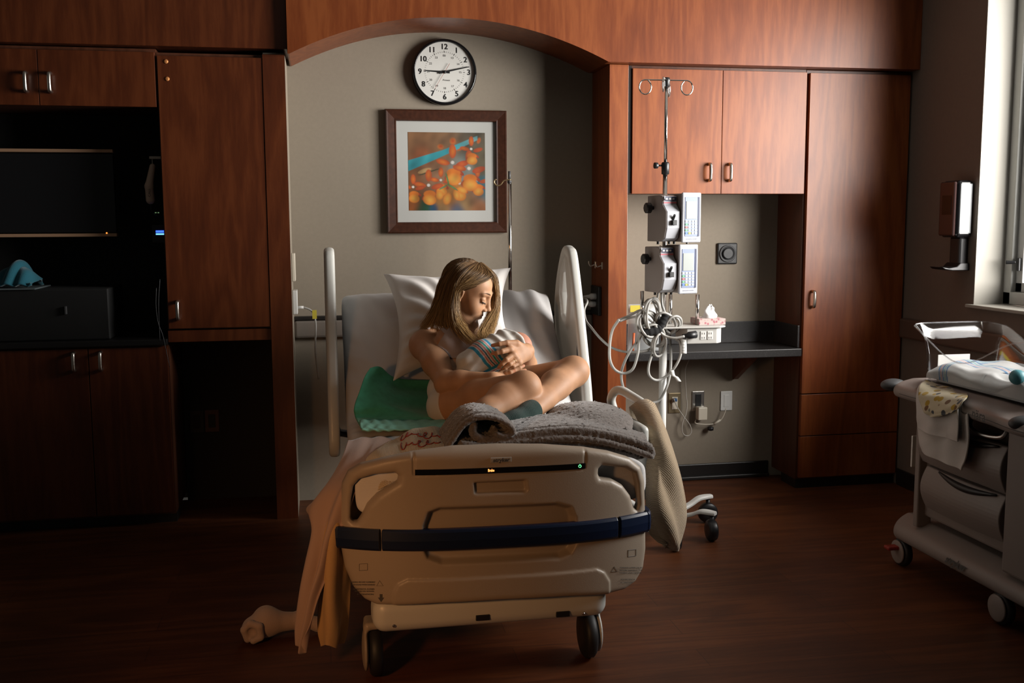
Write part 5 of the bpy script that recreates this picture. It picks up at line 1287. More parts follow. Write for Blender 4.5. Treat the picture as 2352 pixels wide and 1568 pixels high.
# accessory tray with sockets, posts
TG = mat('light_grey_enamel', (.56, .55, .52), .4)
a0, a1 = IV(1560, 745), IV(1660, 752); ztr = a0[2]
tr = obj('tray', MB().prism([(IX-.09, IY-.10), (IX+.225, IY-.115), (IX+.262, IY-.085), (IX+.262, IY+.075), (IX-.09, IY+.095)], 'z', ztr-.008, ztr), TG, stand, bevel=.003)
sb = MB().prism([(IX+.075, IY-.098), (IX+.215, IY-.105), (IX+.245, IY-.078), (IX+.245, IY+.04), (IX+.075, IY+.05)], 'z', ztr-.078, ztr-.009)
sb = obj('socket_box', sb, TG, stand, bevel=.004)
for dx in (.150, .182, ):
    for dz in (0,):
        o_ = MB(); xx = IX+dx; yy = IY-.098-(dx-.075)/.14*.007
        o_.box((xx-.013, yy-.002, ztr-.060), (xx+.013, yy+.003, ztr-.022)); so = obj('socket', o_, WHITEP, sb, bevel=.002)
        for zz in (ztr-.032, ztr-.051):
            obj('slot', MB().box((xx-.006, yy-.0026, zz-.004), (xx-.004, yy, zz+.004)), BLACK, so); obj('slot', MB().box((xx+.004, yy-.0026, zz-.004), (xx+.006, yy, zz+.004)), BLACK, so)
for u, v0, dy in ((1475, 668, -.06), (1540, 675, .04), (1602, 676, -.02)):
    p = IV(u, v0, dy); obj('post', MB().cyl((p[0], p[1], ztr), (p[0], p[1], p[2]), .0085, n=16), CHROME, stand, smooth=True)
# pumps
PGREY = mat('pump_grey_case', (.27, .235, .225), .5); PLIGHT = mat('pump_light_face', (.48, .49, .53), .45); PBLUE = mat('pump_blue_panel', (.22, .27, .42), .4); PNAVY = mat('pump_navy', (.03, .04, .10), .4)
PSCR = mat('lcd_grey', (.40, .43, .42), .2); PKEY = mat('key_pale', (.60, .64, .70), .5); PINK = mat('pink_stripe', (.75, .16, .20), .5); STK = mat('white_sticker', (.75, .75, .73), .5)
KRED = mat('key_red', (.55, .16, .14), .5); KYEL = mat('key_yellow', (.62, .50, .10), .5); KBLU = mat('key_blue', (.10, .22, .55), .5); KGRN = mat('key_green', (.15, .40, .22), .5)
def pump(u, v, lab):
    c = IV(u, v, -.115); th = math.radians(10); ca, sa = math.cos(th), math.sin(th)
    def T(p): return (c[0]+p[0]*ca-p[1]*sa, c[1]+p[0]*sa+p[1]*ca, c[2]+p[2])
    def L(mb): mb.v = [T(p) for p in mb.v]; return mb
    t = thing('infusion_pump', lab, 'infusion pump', c, 'infusion pumps on the drip stand')
    def O(nm, mb, m, par=None, **k): return obj(nm, L(mb), m, par or t, **k)
    # left module: stepped wedge profile (y, z), extruded along x
    prof = [(.115, -.100), (-.005, -.100), (-.035, -.085), (-.050, -.040), (-.050, .028), (-.018, .058), (-.018, .094), (.01, .100), (.115, .098)]
    m1 = O('left_case', MB().prism([(y+.0, z) for y, z in prof], 'x', -.118, -.045), PGREY, bevel=.004)
    O('door', MB().prism([(-.0065, -.099), (-.037, -.086), (-.052, -.041), (-.052, .029), (-.046, .031), (-.030, -.02), (-.002, -.09)], 'x', -.112, -.050), PLIGHT, m1, bevel=.002)
    O('hopper', MB().prism([(-.050, .029), (-.020, .059), (-.020, .094), (-.014, .094), (-.014, .05)], 'x', -.112, -.050), PLIGHT, m1, bevel=.0015)
    O('label_band', MB().box((-.112, -.0225, .074), (-.052, -.018, .092)), PNAVY, m1, bevel=.001)
    for k in range(3): O('indicator', MB().box((-.104+k*.016, -.0235, .079), (-.094+k*.016, -.0222, .087)), STK, m1)
    O('pink_stripe', MB().box((-.112, -.0215, .064), (-.050, -.018, .069)), PINK, m1)
    O('lever', MB().box((-.092, -.066, -.030), (-.070, -.050, -.008)).prism([(-.052, -.01), (-.068, .012), (-.064, .018), (-.050, .002)], 'x', -.088, -.078), BLACK, m1, bevel=.002)
    O('sticker', MB().hexa([(-.094,-.0445,-.062),(-.072,-.0445,-.062),(-.072,-.043,-.062),(-.094,-.043,-.062),(-.094,-.0495,-.048),(-.072,-.0495,-.048),(-.072,-.047,-.048),(-.094,-.047,-.048)]), STK, m1)
    # right module
    m2 = O('right_case', MB().prism([(-.042, -.055), (-.042, .075), (.044, .075), (.044, -.050)], 'z', -.101, .106), PGREY, bevel=.007)
    O('bezel', MB().prism([(-.045, -.0640), (-.045, -.050), (.047, -.050), (.047, -.0640)], 'z', -.104, .109), PLIGHT, m2, bevel=.005)
    fy = -.0695
    O('panel', MB().prism([(-.034, -.0655), (-.034, -.060), (.037, -.060), (.037, -.0655)], 'z', -.078, .090), PBLUE, m2, bevel=.002)
    O('side_trim', MB().prism([(.030, -.0665), (.030, -.062), (.038, -.062), (.038, -.0665)], 'z', -.078, .090), PNAVY, m2)  # navy strip along the right side of the panel
    O('screen', MB().hexa([(-.028,-.0672,-.004),(.024,-.0672,-.004),(.024,-.064,-.004),(-.028,-.064,-.004),(-.028,-.0672,.072),(.024,-.0672,.072),(.024,-.064,.072),(-.028,-.064,.072)]), PSCR, m2, bevel=.001)
    for r in range(5):
        for q in range(4):
            x = -.0255+q*.0155; z = -.014-r*.0125; y = -.0660
            m_ = PKEY
            if q == 0 and r: m_ = (KGRN, KRED, KGRN, KBLU)[r-1]
            if r == 4 and q == 1: m_ = KYEL
            O('key', MB().box((x-.0058, y-.0012, z-.0043), (x+.0058, y+.002, z+.0043)), m_, m2)
    cc = T((.0, -.0643, -.090)); text('maker_mark', 'INFUSION SYSTEM', m2, PNAVY, cc, (ca, sa, 0), (0, 0, 1), .006, width=.055)
    # clamp to the pole with its black knob
    O('clamp', MB().box((-.07, .115, -.04), (-.03, .135, .04)), GREYP, bevel=.003)
    kc = T((-.118, .06, .045)); kd = A_(-ca, -sa, 0)
    O_ = MB().tube([A_(*kc), A_(*kc)+kd*.014, A_(*kc)+kd*.016, A_(*kc)+kd*.036, A_(*kc)+kd*.040], [.009, .009, .024, .024, .018], 10); obj('clamp_knob', O_, BLACK, t, bevel=.002)
    hc = T((-.098, .0, .098)); obj('wire_handle', MB().tube(spline([T((-.115, -.01, .070)), T((-.115, -.03, .078)), T((-.115, -.03, .098)), T((-.112, -.012, .104)), T((-.100, -.005, .100))], 5), .0018, 6), CHROME, m1, smooth=True)
    for sx in (-.11, -.055, -.03, .035): O('foot', MB().cyl((sx, .03, -.112), (sx, .03, -.098), .006, n=10), BLACK)
    return t
pump(1571, 501, 'upper grey infusion pump on the drip stand, just below the wall cabinet'); pump(1564, 618, 'lower grey infusion pump on the drip stand, above the cable bundle')
# bundled cables
CABLE = mat('grey_cable', (.40, .39, .365), .5)
cbn = thing('cable_bundle', 'tangle of grey cables strapped to the drip stand with black fastener tape', 'cables', IV(1500, 760, -.06))
def cab(pts, r=.0062, dy=-.06, sg=7): 
    k = len(pts); return obj('cable', MB().tube(spline([IV(p[0], p[1], dy+(p[2] if len(p) > 2 else .012*math.sin(i*1.7))) for i, p in enumerate(pts)], sg), r, 8), CABLE, cbn, smooth=True)
cab([(1422,733),(1406,760),(1400,800),(1402,830),(1414,850),(1435,857),(1454,846),(1465,812),(1470,775),(1490,750),(1505,740)], dy=-.09)
cab([(1478,752),(1462,785),(1446,808),(1431,840),(1427,865),(1433,893),(1446,911,.05)], dy=-.05)
cab([(1512,762),(1502,800),(1490,840),(1492,863),(1508,873),(1530,864),(1550,843),(1563,815),(1562,788),(1552,778)], dy=-.08)
cab([(1538,765),(1541,818),(1539,857),(1531,889),(1515,918),(1496,926)], dy=-.02)
cab([(1505,748),(1524,769),(1548,776),(1572,772)], .0055, -.12)
cab([(1420,735),(1445,725),(1472,712),(1500,718),(1516,735)], .0055, -.06); cab([(1422,738),(1450,729),(1480,728),(1502,742)], .005, -.08)
cab([(1512,672,.02),(1508,700),(1516,725),(1522,742)], .0055, -.03); cab([(1519,672,.02),(1521,700),(1528,722),(1527,745)], .0055, -.05); cab([(1478,700),(1490,688),(1503,697),(1510,720),(1514,745)], .0055, -.07)
rc = random.Random(3)
for (u, v, ru, rv, tl, n_) in ((1497,722,20,36,.2,3),(1486,745,24,30,-.5,3),(1513,792,17,26,.15,2),(1545,745,17,21,.5,2),(1528,742,26,20,.7,2),(1500,770,30,22,.9,2)):
    for k in range(n_):
        a_, b_ = ru*rc.uniform(.75, 1.1), rv*rc.uniform(.8, 1.1); t0 = tl+rc.uniform(-.25, .25); pts = []
        for q in np.linspace(0, 2*PI, 15)[:-1]:
            e, f = a_*math.cos(q), b_*math.sin(q); pts.append(IV(u+e*math.cos(t0)-f*math.sin(t0)+k*2, v+e*math.sin(t0)+f*math.cos(t0), -.075+.03*math.sin(q+k)-.010*k))
        obj('cable', MB().tube(spline(pts, 4, True), .0056, 8, closed=True), CABLE, cbn, smooth=True)
VEL = mat('black_fastener_tape', (.012, .012, .013), .95)
def wrap(a_, b_, r, dy):
    A0, B0 = IV(*a_, dy), IV(*b_, dy); obj('fastener_strap', MB().tube(spline([A0, lerp(A0, B0, .3)+A_(0,-.004,.003), lerp(A0, B0, .7)+A_(0,-.003,-.002), B0], 4), [r*.9]+[r*(1+.12*math.sin(i*2.1)) for i in range(11)]+[r*.8], 12), VEL, cbn, bevel=0, smooth=True)
wrap((1477, 768), (1516, 752), .020, -.105); wrap((1514, 752), (1530, 722), .018, -.10)
PAPER = mat('white_paper_tag', (.70, .70, .67), .7)
def tagm(pts, w_, dy):
    c_ = cr1(np.array([IV(u, v, dy) for u, v in pts]), 12); return obj('tag', MB().add([p+A_(s*w_, 0, 0) for p in c_ for s in (-1, 1)], [(2*i, 2*i+1, 2*i+3, 2*i+2) for i in range(11)]), PAPER, cbn, smooth=True, solid=.0006)
tg1 = tagm([(1570, 776), (1571, 795), (1571, 812)], .0125, -.11); tagm([(1543, 850), (1546, 862), (1553, 866), (1560, 876)], .010, -.10)
for i, s in enumerate(('SERIAL NO 2210', 'INSPECTED', 'DO NOT REMOVE', 'POWER CORD')):
    text('print', s, tg1, INK, IV(1571, 784+i*7, -.113), (1, 0, 0), (0, 0, 1), .006, width=.020)
obj('plug', MB().tube([IV(1568, 772, -.12), IV(1578, 771, -.118), IV(1582, 770, -.118), IV(1598, 768, -.112)], [.009, .011, .016, .017], 14), BLACK, cbn, smooth=True)
# tissue box on the tray
tp0 = IV(1608, 745, -.04); tb_z = ztr+.0005
tb = thing('tissue_box', 'small pink floral tissue box standing on the tray of the drip stand', 'tissue box', (IX+.20, IY-.01, tb_z))
FLOR = mat('pink_floral_card', (.50, .34, .33), .6); _nt = FLOR.node_tree; _v = node(FLOR, 'ShaderNodeTexVoronoi', Scale=70.0); _r = node(FLOR, 'ShaderNodeValToRGB'); _tc = node(FLOR, 'ShaderNodeTexCoord')
_e = _r.color_ramp.elements; _e[0].position = .15; _e[0].color = (.42, .10, .14, 1); _e[1].position = .5; _e[1].color = (.55, .45, .42, 1)
_nt.links.new(_tc.outputs['Object'], _v.inputs[0]); _nt.links.new(_v.outputs['Distance'], _r.inputs[0]); _nt.links.new(_r.outputs[0], _nt.nodes['Principled BSDF'].inputs['Base Color'])
bx0 = PX(1606, 738, IY-.06)[0]
obj('carton', MB().box((bx0, IY-.06, tb_z), (bx0+.125, IY+.05, tb_z+.028)), FLOR, tb, bevel=.001)
tc_ = A_(bx0+.065, IY-.01, tb_z+.028); tz = IV(1640, 700)[2]-tc_[2]; wq2 = sines(91, 6, 2, 6, 2)
def tis(u, v):
    q = 2*PI*u; r = (.024*(1-v)**1.1+.008+.006*math.sin(3*q+v*5))*(1 if v < .9 else .6); return (tc_[0]+r*math.cos(q)*1.1+.006*v+.004*math.sin(v*9), tc_[1]+r*math.sin(q)*.6, tc_[2]-.001+tz*v*(1+.10*math.sin(2*q+1)*v))
obj('tissue', MB().grid(tis, 30, 14, cu=True), mat('tissue_white', (.74, .74, .74), .9), tb, smooth=True, solid=.001)
# clear pouch with yellow striped label, standing on the counter
pch = thing('supply_pouch', 'clear plastic supply pouch with a yellow hazard stripe leaning in the counter niche', 'pouch', PX(1480, 806, .04))
q0, q1 = PX(1443, 808, .04), PX(1512, 697, .06)
CLR = mat('cloudy_plastic', (.66, .68, .68), .25, alpha=None); CLR.node_tree.nodes['Principled BSDF'].inputs['Alpha'].default_value = .45
ws3 = sines(95, 8, 20, 60, 2)
obj('bag', MB().grid(lambda u, v: (q0[0]+(q1[0]-q0[0])*u, .05-.035*math.sin(PI*v)*math.sin(PI*u)+.006*ws3(u*.1, v*.15), .7605+(q1[2]-.7605)*v), 20, 24), CLR, pch, smooth=True, solid=.002)
obj('label', MB().box((q0[0]+.002, .018, PX(1443, 716, .03)[2]), (PX(1474, 700, .03)[0], .021, PX(1443, 701, .03)[2])), mat('yellow_label', (.62, .50, .05), .5), pch)
obj('ampoule', MB().cyl((q0[0]+.012, .0, .77), (q0[0]+.02, .01, .86), .006), mat('orange_red_cap', (.6, .14, .05), .5), pch, smooth=True)

# ------------------------------------------------------------------ wall fittings
def plate(nm, lab, cat, c, w_, h_, m_, ax='y', d=.006):
    t = thing(nm, lab, cat, c)
    b = (A_(w_/2, 0, h_/2)); 
    if ax == 'y': o_ = obj('cover', MB().box((c[0]-w_/2, c[1]-d, c[2]-h_/2), (c[0]+w_/2, c[1], c[2]+h_/2)), m_, t, bevel=.003)
    else: o_ = obj('cover', MB().box((c[0], c[1]-w_/2, c[2]-h_/2), (c[0]+d*ax, c[1]+w_/2, c[2]+h_/2)), m_, t, bevel=.003)
    return t, o_
sp = PX(1669, 582, YB-.002)
t_, _ = plate('wall_inlet', 'square black wall plate with a round dial in the counter niche', 'wall plate', (sp[0], YB-.0005, sp[2]), .115, .115, BLACK, d=.014); _.modifiers['bev'].width = .012
obj('ring', MB().lathe([(.047, -.014), (.047, -.019), (.040, -.021), (.037, -.016)], (sp[0], YB, sp[2]), 'y', 40), GREYP, t_, smooth=True)
obj('dial', MB().lathe([(.030, -.014), (.030, -.024), (.026, -.026)], (sp[0], YB, sp[2]), 'y', 40), BLACK, t_, bevel=.001)
BRASS = mat('brass_plate', (.42, .33, .20), .35, .8)
def WP(u, v): p = PX(u, v, YB-.002); return (p[0], YB-.0005, p[2])
t_, _ = plate('wall_socket', 'brass socket plate with a blue plug and looping cord under the counter', 'wall socket', WP(1549, 925), .070, .112, BRASS)
c = WP(1549, 925); ins = obj('insert', MB().box((c[0]-.017, c[1]-.010, c[2]-.034), (c[0]+.017, c[1]-.005, c[2]+.034)), IVORY, t_, bevel=.002)
obj('plug', MB().box((c[0]-.010, c[1]-.032, c[2]+.012), (c[0]+.006, c[1]-.009, c[2]+.030)), mat('blue_plug', (.04, .10, .22), .4), t_, bevel=.003)
cord = [PX(u, v, YB-.03) for u, v in ((1547,914),(1556,935),(1570,956),(1584,975),(1588,990),(1582,1000),(1571,998),(1566,985),(1569,966),(1575,952),(1578,930),(1576,905),(1574,870),(1575,845),(1584,822),(1584,808))]
obj('cord', MB().tube(spline(cord, 6), .0028, 7), mat('pale_cord', (.48, .45, .40), .5), t_, smooth=True)
t_, _ = plate('wall_socket', 'steel socket plate holding a white charger under the counter', 'wall socket', WP(1603, 921), .070, .112, STEEL)
c = WP(1603, 918); obj('insert', MB().box((c[0]-.017, c[1]-.009, c[2]-.034), (c[0]+.017, c[1]-.005, c[2]+.034)), BLACK, t_, bevel=.002)
c = WP(1606, 946); ch = thing('charger', 'white charger block plugged into the steel socket plate', 'charger', (c[0], c[1], c[2]-.035)); obj('block', MB().box((c[0]-.026, c[1]-.058, c[2]-.036), (c[0]+.026, c[1]-.0105, c[2]+.036)), IVORY, ch, bevel=.005)
cord = [PX(u, v, YB-.035) for u, v in ((1599,963),(1597,971),(1612,974),(1634,974),(1650,969),(1660,958),(1668,938))]; obj('lead', MB().tube(spline(cord, 6), .0030, 7), IVORY, ch, smooth=True); obj('inline_plug', MB().tube([PX(1640, 974, YB-.035), PX(1655, 964, YB-.035)], [.008, .006], 8), IVORY, ch, smooth=True)
c = PX(1632, 984, YB-.03); obj('black_clip', MB().lathe([(.006, -.012), (.017, -.008), (.017, .008), (.006, .012)], c, 'z', 12), BLACK, ch, smooth=True)
t_, _ = plate('wall_socket', 'white blank plate under the counter, farthest from the drip stand', 'wall plate', WP(1668, 920), .068, .108, WHITEP)
c = WP(1668, 920); obj('insert', MB().box((c[0]-.015, c[1]-.008, c[2]-.034), (c[0]+.015, c[1]-.005, c[2]+.034)), WHITEP, t_, bevel=.002)
# alcove left side wall
def PL(u, v): return PXx(u, v, XW0)
yy = .17
c = (XW0+.0005, yy, PX(676, 613, yy)[2]); t_, _ = plate('wall_plate', 'ivory plate on the side of the alcove, upper of two by the left rail', 'wall plate', c, .10, .135, IVORY, ax=1, d=.016)
c = (XW0+.0005, yy-.02, PX(681, 692, yy)[2]); t_, _ = plate('call_station', 'white call station with a grey lead below the ivory plate in the alcove', 'call station', c, .10, .115, WHITEP, ax=1, d=.022)
obj('jack', MB().cyl((c[0]+.022, c[1], c[2]-.028), (c[0]+.050, c[1], c[2]-.028), .007), WHITEP, t_, smooth=True)
cord = [(c[0]+.05, c[1], c[2]-.028)]+[PX(u, v, yy-.02) for u, v in ((712,711),(721,722),(725,742),(725,765),(724,800),(727,835),(732,870))]; obj('lead', MB().tube(spline(cord, 6), .0045, 8), CABLE, t_, smooth=True)
a_, b_ = PX(719, 712, yy-.03), PX(726, 732, yy-.03); obj('yellow_tag', MB().box((a_[0]-.004, a_[1]-.001, b_[2]), (b_[0]+.004, a_[1]+.001, a_[2])), mat('yellow_tag', (.62, .52, .06), .5), t_)
# alcove right side: power panel with plugs, two coat hooks, bed cable
pp = PXx(1376, 690, XW1); pnl = thing('socket_strip', 'black socket strip with two white plugs on the alcove side behind the right bed rail', 'socket strip', (XW1-.001, pp[1], pp[2]-.06))
obj('panel', MB().box((XW1-.018, pp[1]-.05, pp[2]-.075), (XW1-.0005, pp[1]+.10, pp[2]+.075)), BLACK, pnl, bevel=.004)
for dz, du in ((.022, 0), (-.018, .008)):
    obj('plug', MB().tube([(XW1-.018, pp[1]+du, pp[2]+dz), (XW1-.045, pp[1]+du, pp[2]+dz), (XW1-.052, pp[1]+du, pp[2]+dz), (XW1-.085, pp[1]+du, pp[2]+dz-.002)], [.016, .016, .010, .006], 12), WHITEP, pnl, smooth=True)
for k, (u, v) in enumerate(((1367, 608), (1383, 610))):
    h = PXx(u, v, XW1); o_ = MB().box((XW1-.004, h[1]-.008, h[2]-.018), (XW1+.001, h[1]+.008, h[2]+.018)).tube(spline([(XW1-.003, h[1], h[2]), (XW1-.025, h[1], h[2]-.006), (XW1-.034, h[1], h[2]+.008), (XW1-.034, h[1], h[2]+.02)], 5), .0042, 8)
    o_ = obj('coat_hook', o_, NICKEL, loc=(XW1, h[1], h[2]), bevel=.001); tag(o_, ('pale coat hook on the alcove side, deeper one next to the painted wall', 'pale coat hook on the alcove side, nearer one next to the cherry pilaster')[k], 'hook')
bc_ = [(XW1-.085, pp[1], pp[2]+.02), PX(1349, 692, .05), PX(1342, 712, -.05), PX(1346, 736, -.2), PX(1358, 752, -.40), PX(1380, 778, -.52), PX(1407, 799, -.56), PX(1445, 809, -.58), PX(1482, 806, -.60), PX(1500, 796, -.60)]
o_ = obj('power_cable', MB().tube(spline(bc_, 8), .0055, 8), CABLE, smooth=True, loc=bc_[5]); tag(o_, 'long grey cable sagging from the alcove socket strip over to the drip stand', 'cable')
# gel dispenser on the window wall
d0 = PXx(2250, 548, XR-.02); zt_, zb_ = PXx(2230, 413, XR-.03)[2], PXx(2230, 546, XR-.03)[2]; ya, yb_ = -.548, -.415
dsp = thing('gel_dispenser', 'black hand gel dispenser with a drip tray on the window wall', 'dispenser', (XR, (ya+yb_)/2, zb_-.15))
hous = obj('housing', MB().box((XR-.085, ya, zb_), (XR-.001, yb_, zt_)), GLOSSBLACK, dsp, bevel=.018, bevseg=4)
obj('side_panel', MB().box((XR-.072, ya-.002, zb_+.02), (XR-.010, ya+.01, zt_-.016)), mat('grey_cartridge', (.50, .53, .54), .3), hous, bevel=.004)
obj('cover', MB().box((XR-.098, ya+.012, zb_+.008), (XR-.080, yb_-.004, zt_-.006)), mat('smoky_brown_cover', (.055, .030, .028), .15), hous, bevel=.010, bevseg=3)
obj('sensor_window', MB().box((XR-.0995, ya+.03, zb_+.11), (XR-.097, yb_-.03, zb_+.20)), GLOSSBLACK, hous, bevel=.001)
obj('drip_stem', MB().box((XR-.050, -.525, zb_-.145), (XR-.001, -.445, zb_+.004)), BLACK, dsp, bevel=.010)
zt2 = zb_-.150
obj('drip_tray', MB().prism([(XR-.145, zt2+.012), (XR-.13, zt2), (XR-.09, zt2-.006), (XR-.002, zt2-.006), (XR-.002, zt2+.03), (XR-.05, zt2+.03), (XR-.07, zt2+.012), (XR-.11, zt2+.006)], 'y', -.54, -.43), BLACK, dsp, bevel=.004)
# ------------------------------------------------------------------ bassinet on wheels by the window
BASP = mat('bassinet_plastic', (.27, .222, .20), .45, bump=.05, bscale=400)  # pale plastic toned down to put its dim side's shade into the colour
bas = thing('bassinet', 'wheeled hospital bassinet with a clear plastic tub and drawers by the window wall', 'bassinet', (2.55, -1.55, 0))
F = Field((2.20, -2.32, .66), (2.95, -1.02, .80), .005); X, Y, Z = F.grid()
cut = .050*np.exp(-((Y+1.46)/.115)**4); xl = 2.293-.030*np.exp(-((Y+1.95)/.14)**2)+cut
xr = 2.86; dx = np.maximum(xl-X, X-xr); dy = np.maximum(-1.105-Y, Y+1.105); dy = np.maximum(Y+1.105, -2.24-Y)
r_ = .07; d2 = np.sqrt(np.maximum(dx+r_, 0)**2+np.maximum(dy+r_, 0)**2)+np.minimum(np.maximum(dx+r_, dy+r_), 0)-r_
zt_ = .772-.022*np.clip((2.40-X)/.10, 0, 1)-.012*np.clip(Y*-1-1.7, 0, .3); zb_ = .700
F.f = smax(d2, np.maximum(zb_-Z, Z-zt_), .028).astype(np.float32); V, Q = F.mesh(); V = relax(V, Q, 1); tray = obj_np('tray', V, Q, BASP, bas)
seam = MB(); pts = [(2.293-.030*math.exp(-((y+1.95)/.14)**2)+.050*math.exp(-((y+1.46)/.115)**4)-.0005, y, .722) for y in np.linspace(-2.15, -1.20, 50)]
obj('seam', seam.tube(pts, .0012, 5), INK, tray)
for u, v, y, nm in ((2037, 880, -1.10, 'far'), (2335, 962, -1.93, 'near')):
    x = PX(u, v, y)[0]; z = .742
    G = Field((x-.05, y-.06, z-.05), (x+.10, y+.06, z+.05), .004); G.ell((x+.03, y, z), (.055, .038, .026), k=0); v_, q_ = G.mesh(); obj_np('handle_end', v_, q_, GREYP, tray)
text('lettering', 'nära', tray, INK, (2.2625, -1.755, .738), (-.10, -1, 0), (0, 0, 1), .050, font_bold=.02, depth=.0045)
# cabinet with two bowed drawers
obj('cabinet', MB().box((2.37, -1.83, .235), (2.82, -1.27, .60)).box((2.42, -1.80, .60), (2.80, -1.29, .70)), BASP, bas, bevel=.01)
def drawer(z0, z1, y0, y1):
    def fn(u, v): return (2.352-.028*math.sin(PI*v)*1.0-.014*math.sin(PI*u), y0+(y1-y0)*u, z0+(z1-z0)*v)
    d = MB(); g = [[fn(i/16, j/12) for i in range(17)] for j in range(13)]
    vs_ = [p for r in g for p in r]+[(2.372, p[1], p[2]) for r in g for p in r]; n = 17*13
    fs = [(j*17+i, j*17+i+1, (j+1)*17+i+1, (j+1)*17+i) for j in range(12) for i in range(16)]; fs += [tuple(n+k for k in f[::-1]) for f in fs]
    B = [(0,i) for i in range(17)]+[(j,16) for j in range(1,13)]+[(12,i) for i in range(15,-1,-1)]+[(j,0) for j in range(11,0,-1)]
    for k in range(len(B)): a, b = B[k], B[(k+1) % len(B)]; fs.append((b[0]*17+b[1], a[0]*17+a[1], n+a[0]*17+a[1], n+b[0]*17+b[1]))
    return d.add(vs_, fs)
d1 = obj('drawer', drawer(.462, .628, -1.285, -1.795), BASP, bas, bevel=.004, ang=50); d2_ = obj('drawer', drawer(.285, .452, -1.32, -1.80), BASP, bas, bevel=.004, ang=50)
for d_, z in ((d1, .628), (d2_, .452)):
    pts = [(2.340-.014*math.sin(PI*t), -1.42-.34*t, z-.004-.018*math.sin(PI*t)) for t in np.linspace(0, 1, 14)]
    obj('grip', MB().tube(pts, list(.004+.010*np.sin(PI*np.linspace(0, 1, 14))), 10), BLACK, d_, smooth=True)
obj('wire_rail', MB().tube(spline([(2.345, -1.60, .70), (2.325, -1.62, .668), (2.315, -1.70, .655), (2.325, -1.79, .665), (2.345, -1.80, .70)], 6), .007, 10), STEEL, bas, smooth=True)
obj('post', MB().box((2.335, -1.292, .19), (2.40, -1.262, .70)), BASP, bas, bevel=.006); obj('post', MB().box((2.325, -1.96, .19), (2.42, -1.822, .70)), BASP, bas, bevel=.012)
pc = PX(2097, 1030, -1.15); obj('chart_holder', MB().box((pc[0]-.035, -1.20, pc[2]-.065), (pc[0]+.05, -1.19, pc[2]+.065)), WHITEP, bas, bevel=.002)
F = Field((2.24, -2.2, .07), (2.92, -1.04, .24), .005); X, Y, Z = F.grid()
dx = np.maximum(2.305-X, X-2.86); dy = np.maximum(Y+1.12, -2.12-Y); r_ = .08
d2 = np.sqrt(np.maximum(dx+r_, 0)**2+np.maximum(dy+r_, 0)**2)+np.minimum(np.maximum(dx+r_, dy+r_), 0)-r_
zt_ = .160+.045*np.clip((X-2.305)/.09, 0, 1)+0*Y
F.f = smax(d2, np.maximum(.108-Z, Z-zt_), .030).astype(np.float32); V, Q = F.mesh(); V = relax(V, Q, 1); bb = obj_np('base', V, Q, BASP, bas)
text('lettering', 'stryker', bb, INK, (2.3075, -1.60, .143), (0, -1, 0), (.35, 0, 1), .040, shear=.2, width=.125, font_bold=.03, depth=.006)
for x, y in ((2.335, -1.83), (2.335, -1.20), (2.80, -1.83), (2.80, -1.20)):
    c_ = obj('caster', MB().lathe([(.02, -.017), (.052, -.016), (.0575, -.008), (.0575, .008), (.052, .016), (.02, .017)], (x, y, .058), 'x', 28), RUBBER, bas, smooth=True)
    obj('caster_cover', MB().lathe([(.050, -.022), (.044, -.026), (.015, -.028)], (x, y, .060), 'x', 24), BASP, c_, smooth=True)
    if (x, y) == (2.335, -1.20): obj('brake_lever', MB().box((x-.075, y-.02, .072), (x-.02, y+.02, .088)), mat('red_lever', (.30, .03, .02), .4), c_, bevel=.006)
# clear tub: rounded rectangle plan with a waving rim
TUBM = bpy.data.materials.new('clear_tub_plastic'); TUBM.use_nodes = True; _nt = TUBM.node_tree; _nt.nodes.clear()
_o = _nt.nodes.new('ShaderNodeOutputMaterial'); _t = _nt.nodes.new('ShaderNodeBsdfTransparent'); _g = _nt.nodes.new('ShaderNodeBsdfGlossy'); _x = _nt.nodes.new('ShaderNodeMixShader'); _f = _nt.nodes.new('ShaderNodeFresnel')
_t.inputs[0].default_value = (.965, .97, .975, 1); _g.inputs['Roughness'].default_value = .06; _f.inputs[0].default_value = 1.42
_m = _nt.nodes.new('ShaderNodeMath'); _m.operation = 'MULTIPLY'; _m.inputs[1].default_value = .45; _nt.links.new(_f.outputs[0], _m.inputs[0]); _nt.links.new(_m.outputs[0], _x.inputs[0]); _nt.links.new(_t.outputs[0], _x.inputs[1]); _nt.links.new(_g.outputs[0], _x.inputs[2]); _nt.links.new(_x.outputs[0], _o.inputs[0])
TC, TA, TBh = (2.55, -1.60), .175, .43
def rrect(u, a, b, r): # point and outward direction on a rounded rectangle, u in 0..1 along its perimeter
    segs = [(2*(b-r), 0), (PI/2*r, 1), (2*(a-r), 2), (PI/2*r, 3), (2*(b-r), 4), (PI/2*r, 5), (2*(a-r), 6), (PI/2*r, 7)]; L = sum(q[0] for q in segs); d = (u % 1)*L
    for ln, k in segs:
        if d <= ln: break
        d -= ln
    if k == 0: return a, -(b-r)+d, 1, 0
    if k == 2: return (a-r)-d, b, 0, 1
    if k == 4: return -a, (b-r)-d, -1, 0
    if k == 6: return -(a-r)+d, -b, 0, -1
    q = d/r+{1: 0, 3: PI/2, 5: PI, 7: 1.5*PI}[k]; cx_, cy_ = {1: (a-r, b-r), 3: (-(a-r), b-r), 5: (-(a-r), -(b-r)), 7: (a-r, -(b-r))}[k]
    return cx_+r*math.cos(q), cy_+r*math.sin(q), math.cos(q), math.sin(q)
def tub_pt(q, v):
    x, y, nx, ny = rrect(q/(2*PI), TA, TBh, .06)
    zr = .888+.118*float(sstep(0, 1, abs(TC[1]+y+1.50)/.37))
    o_ = -.030*(1-v)**.8+.030*max(0, (v-.80)/.20)**1.3
    return (TC[0]+x+nx*o_, TC[1]+y+ny*o_, .778+(zr-.778)*v)
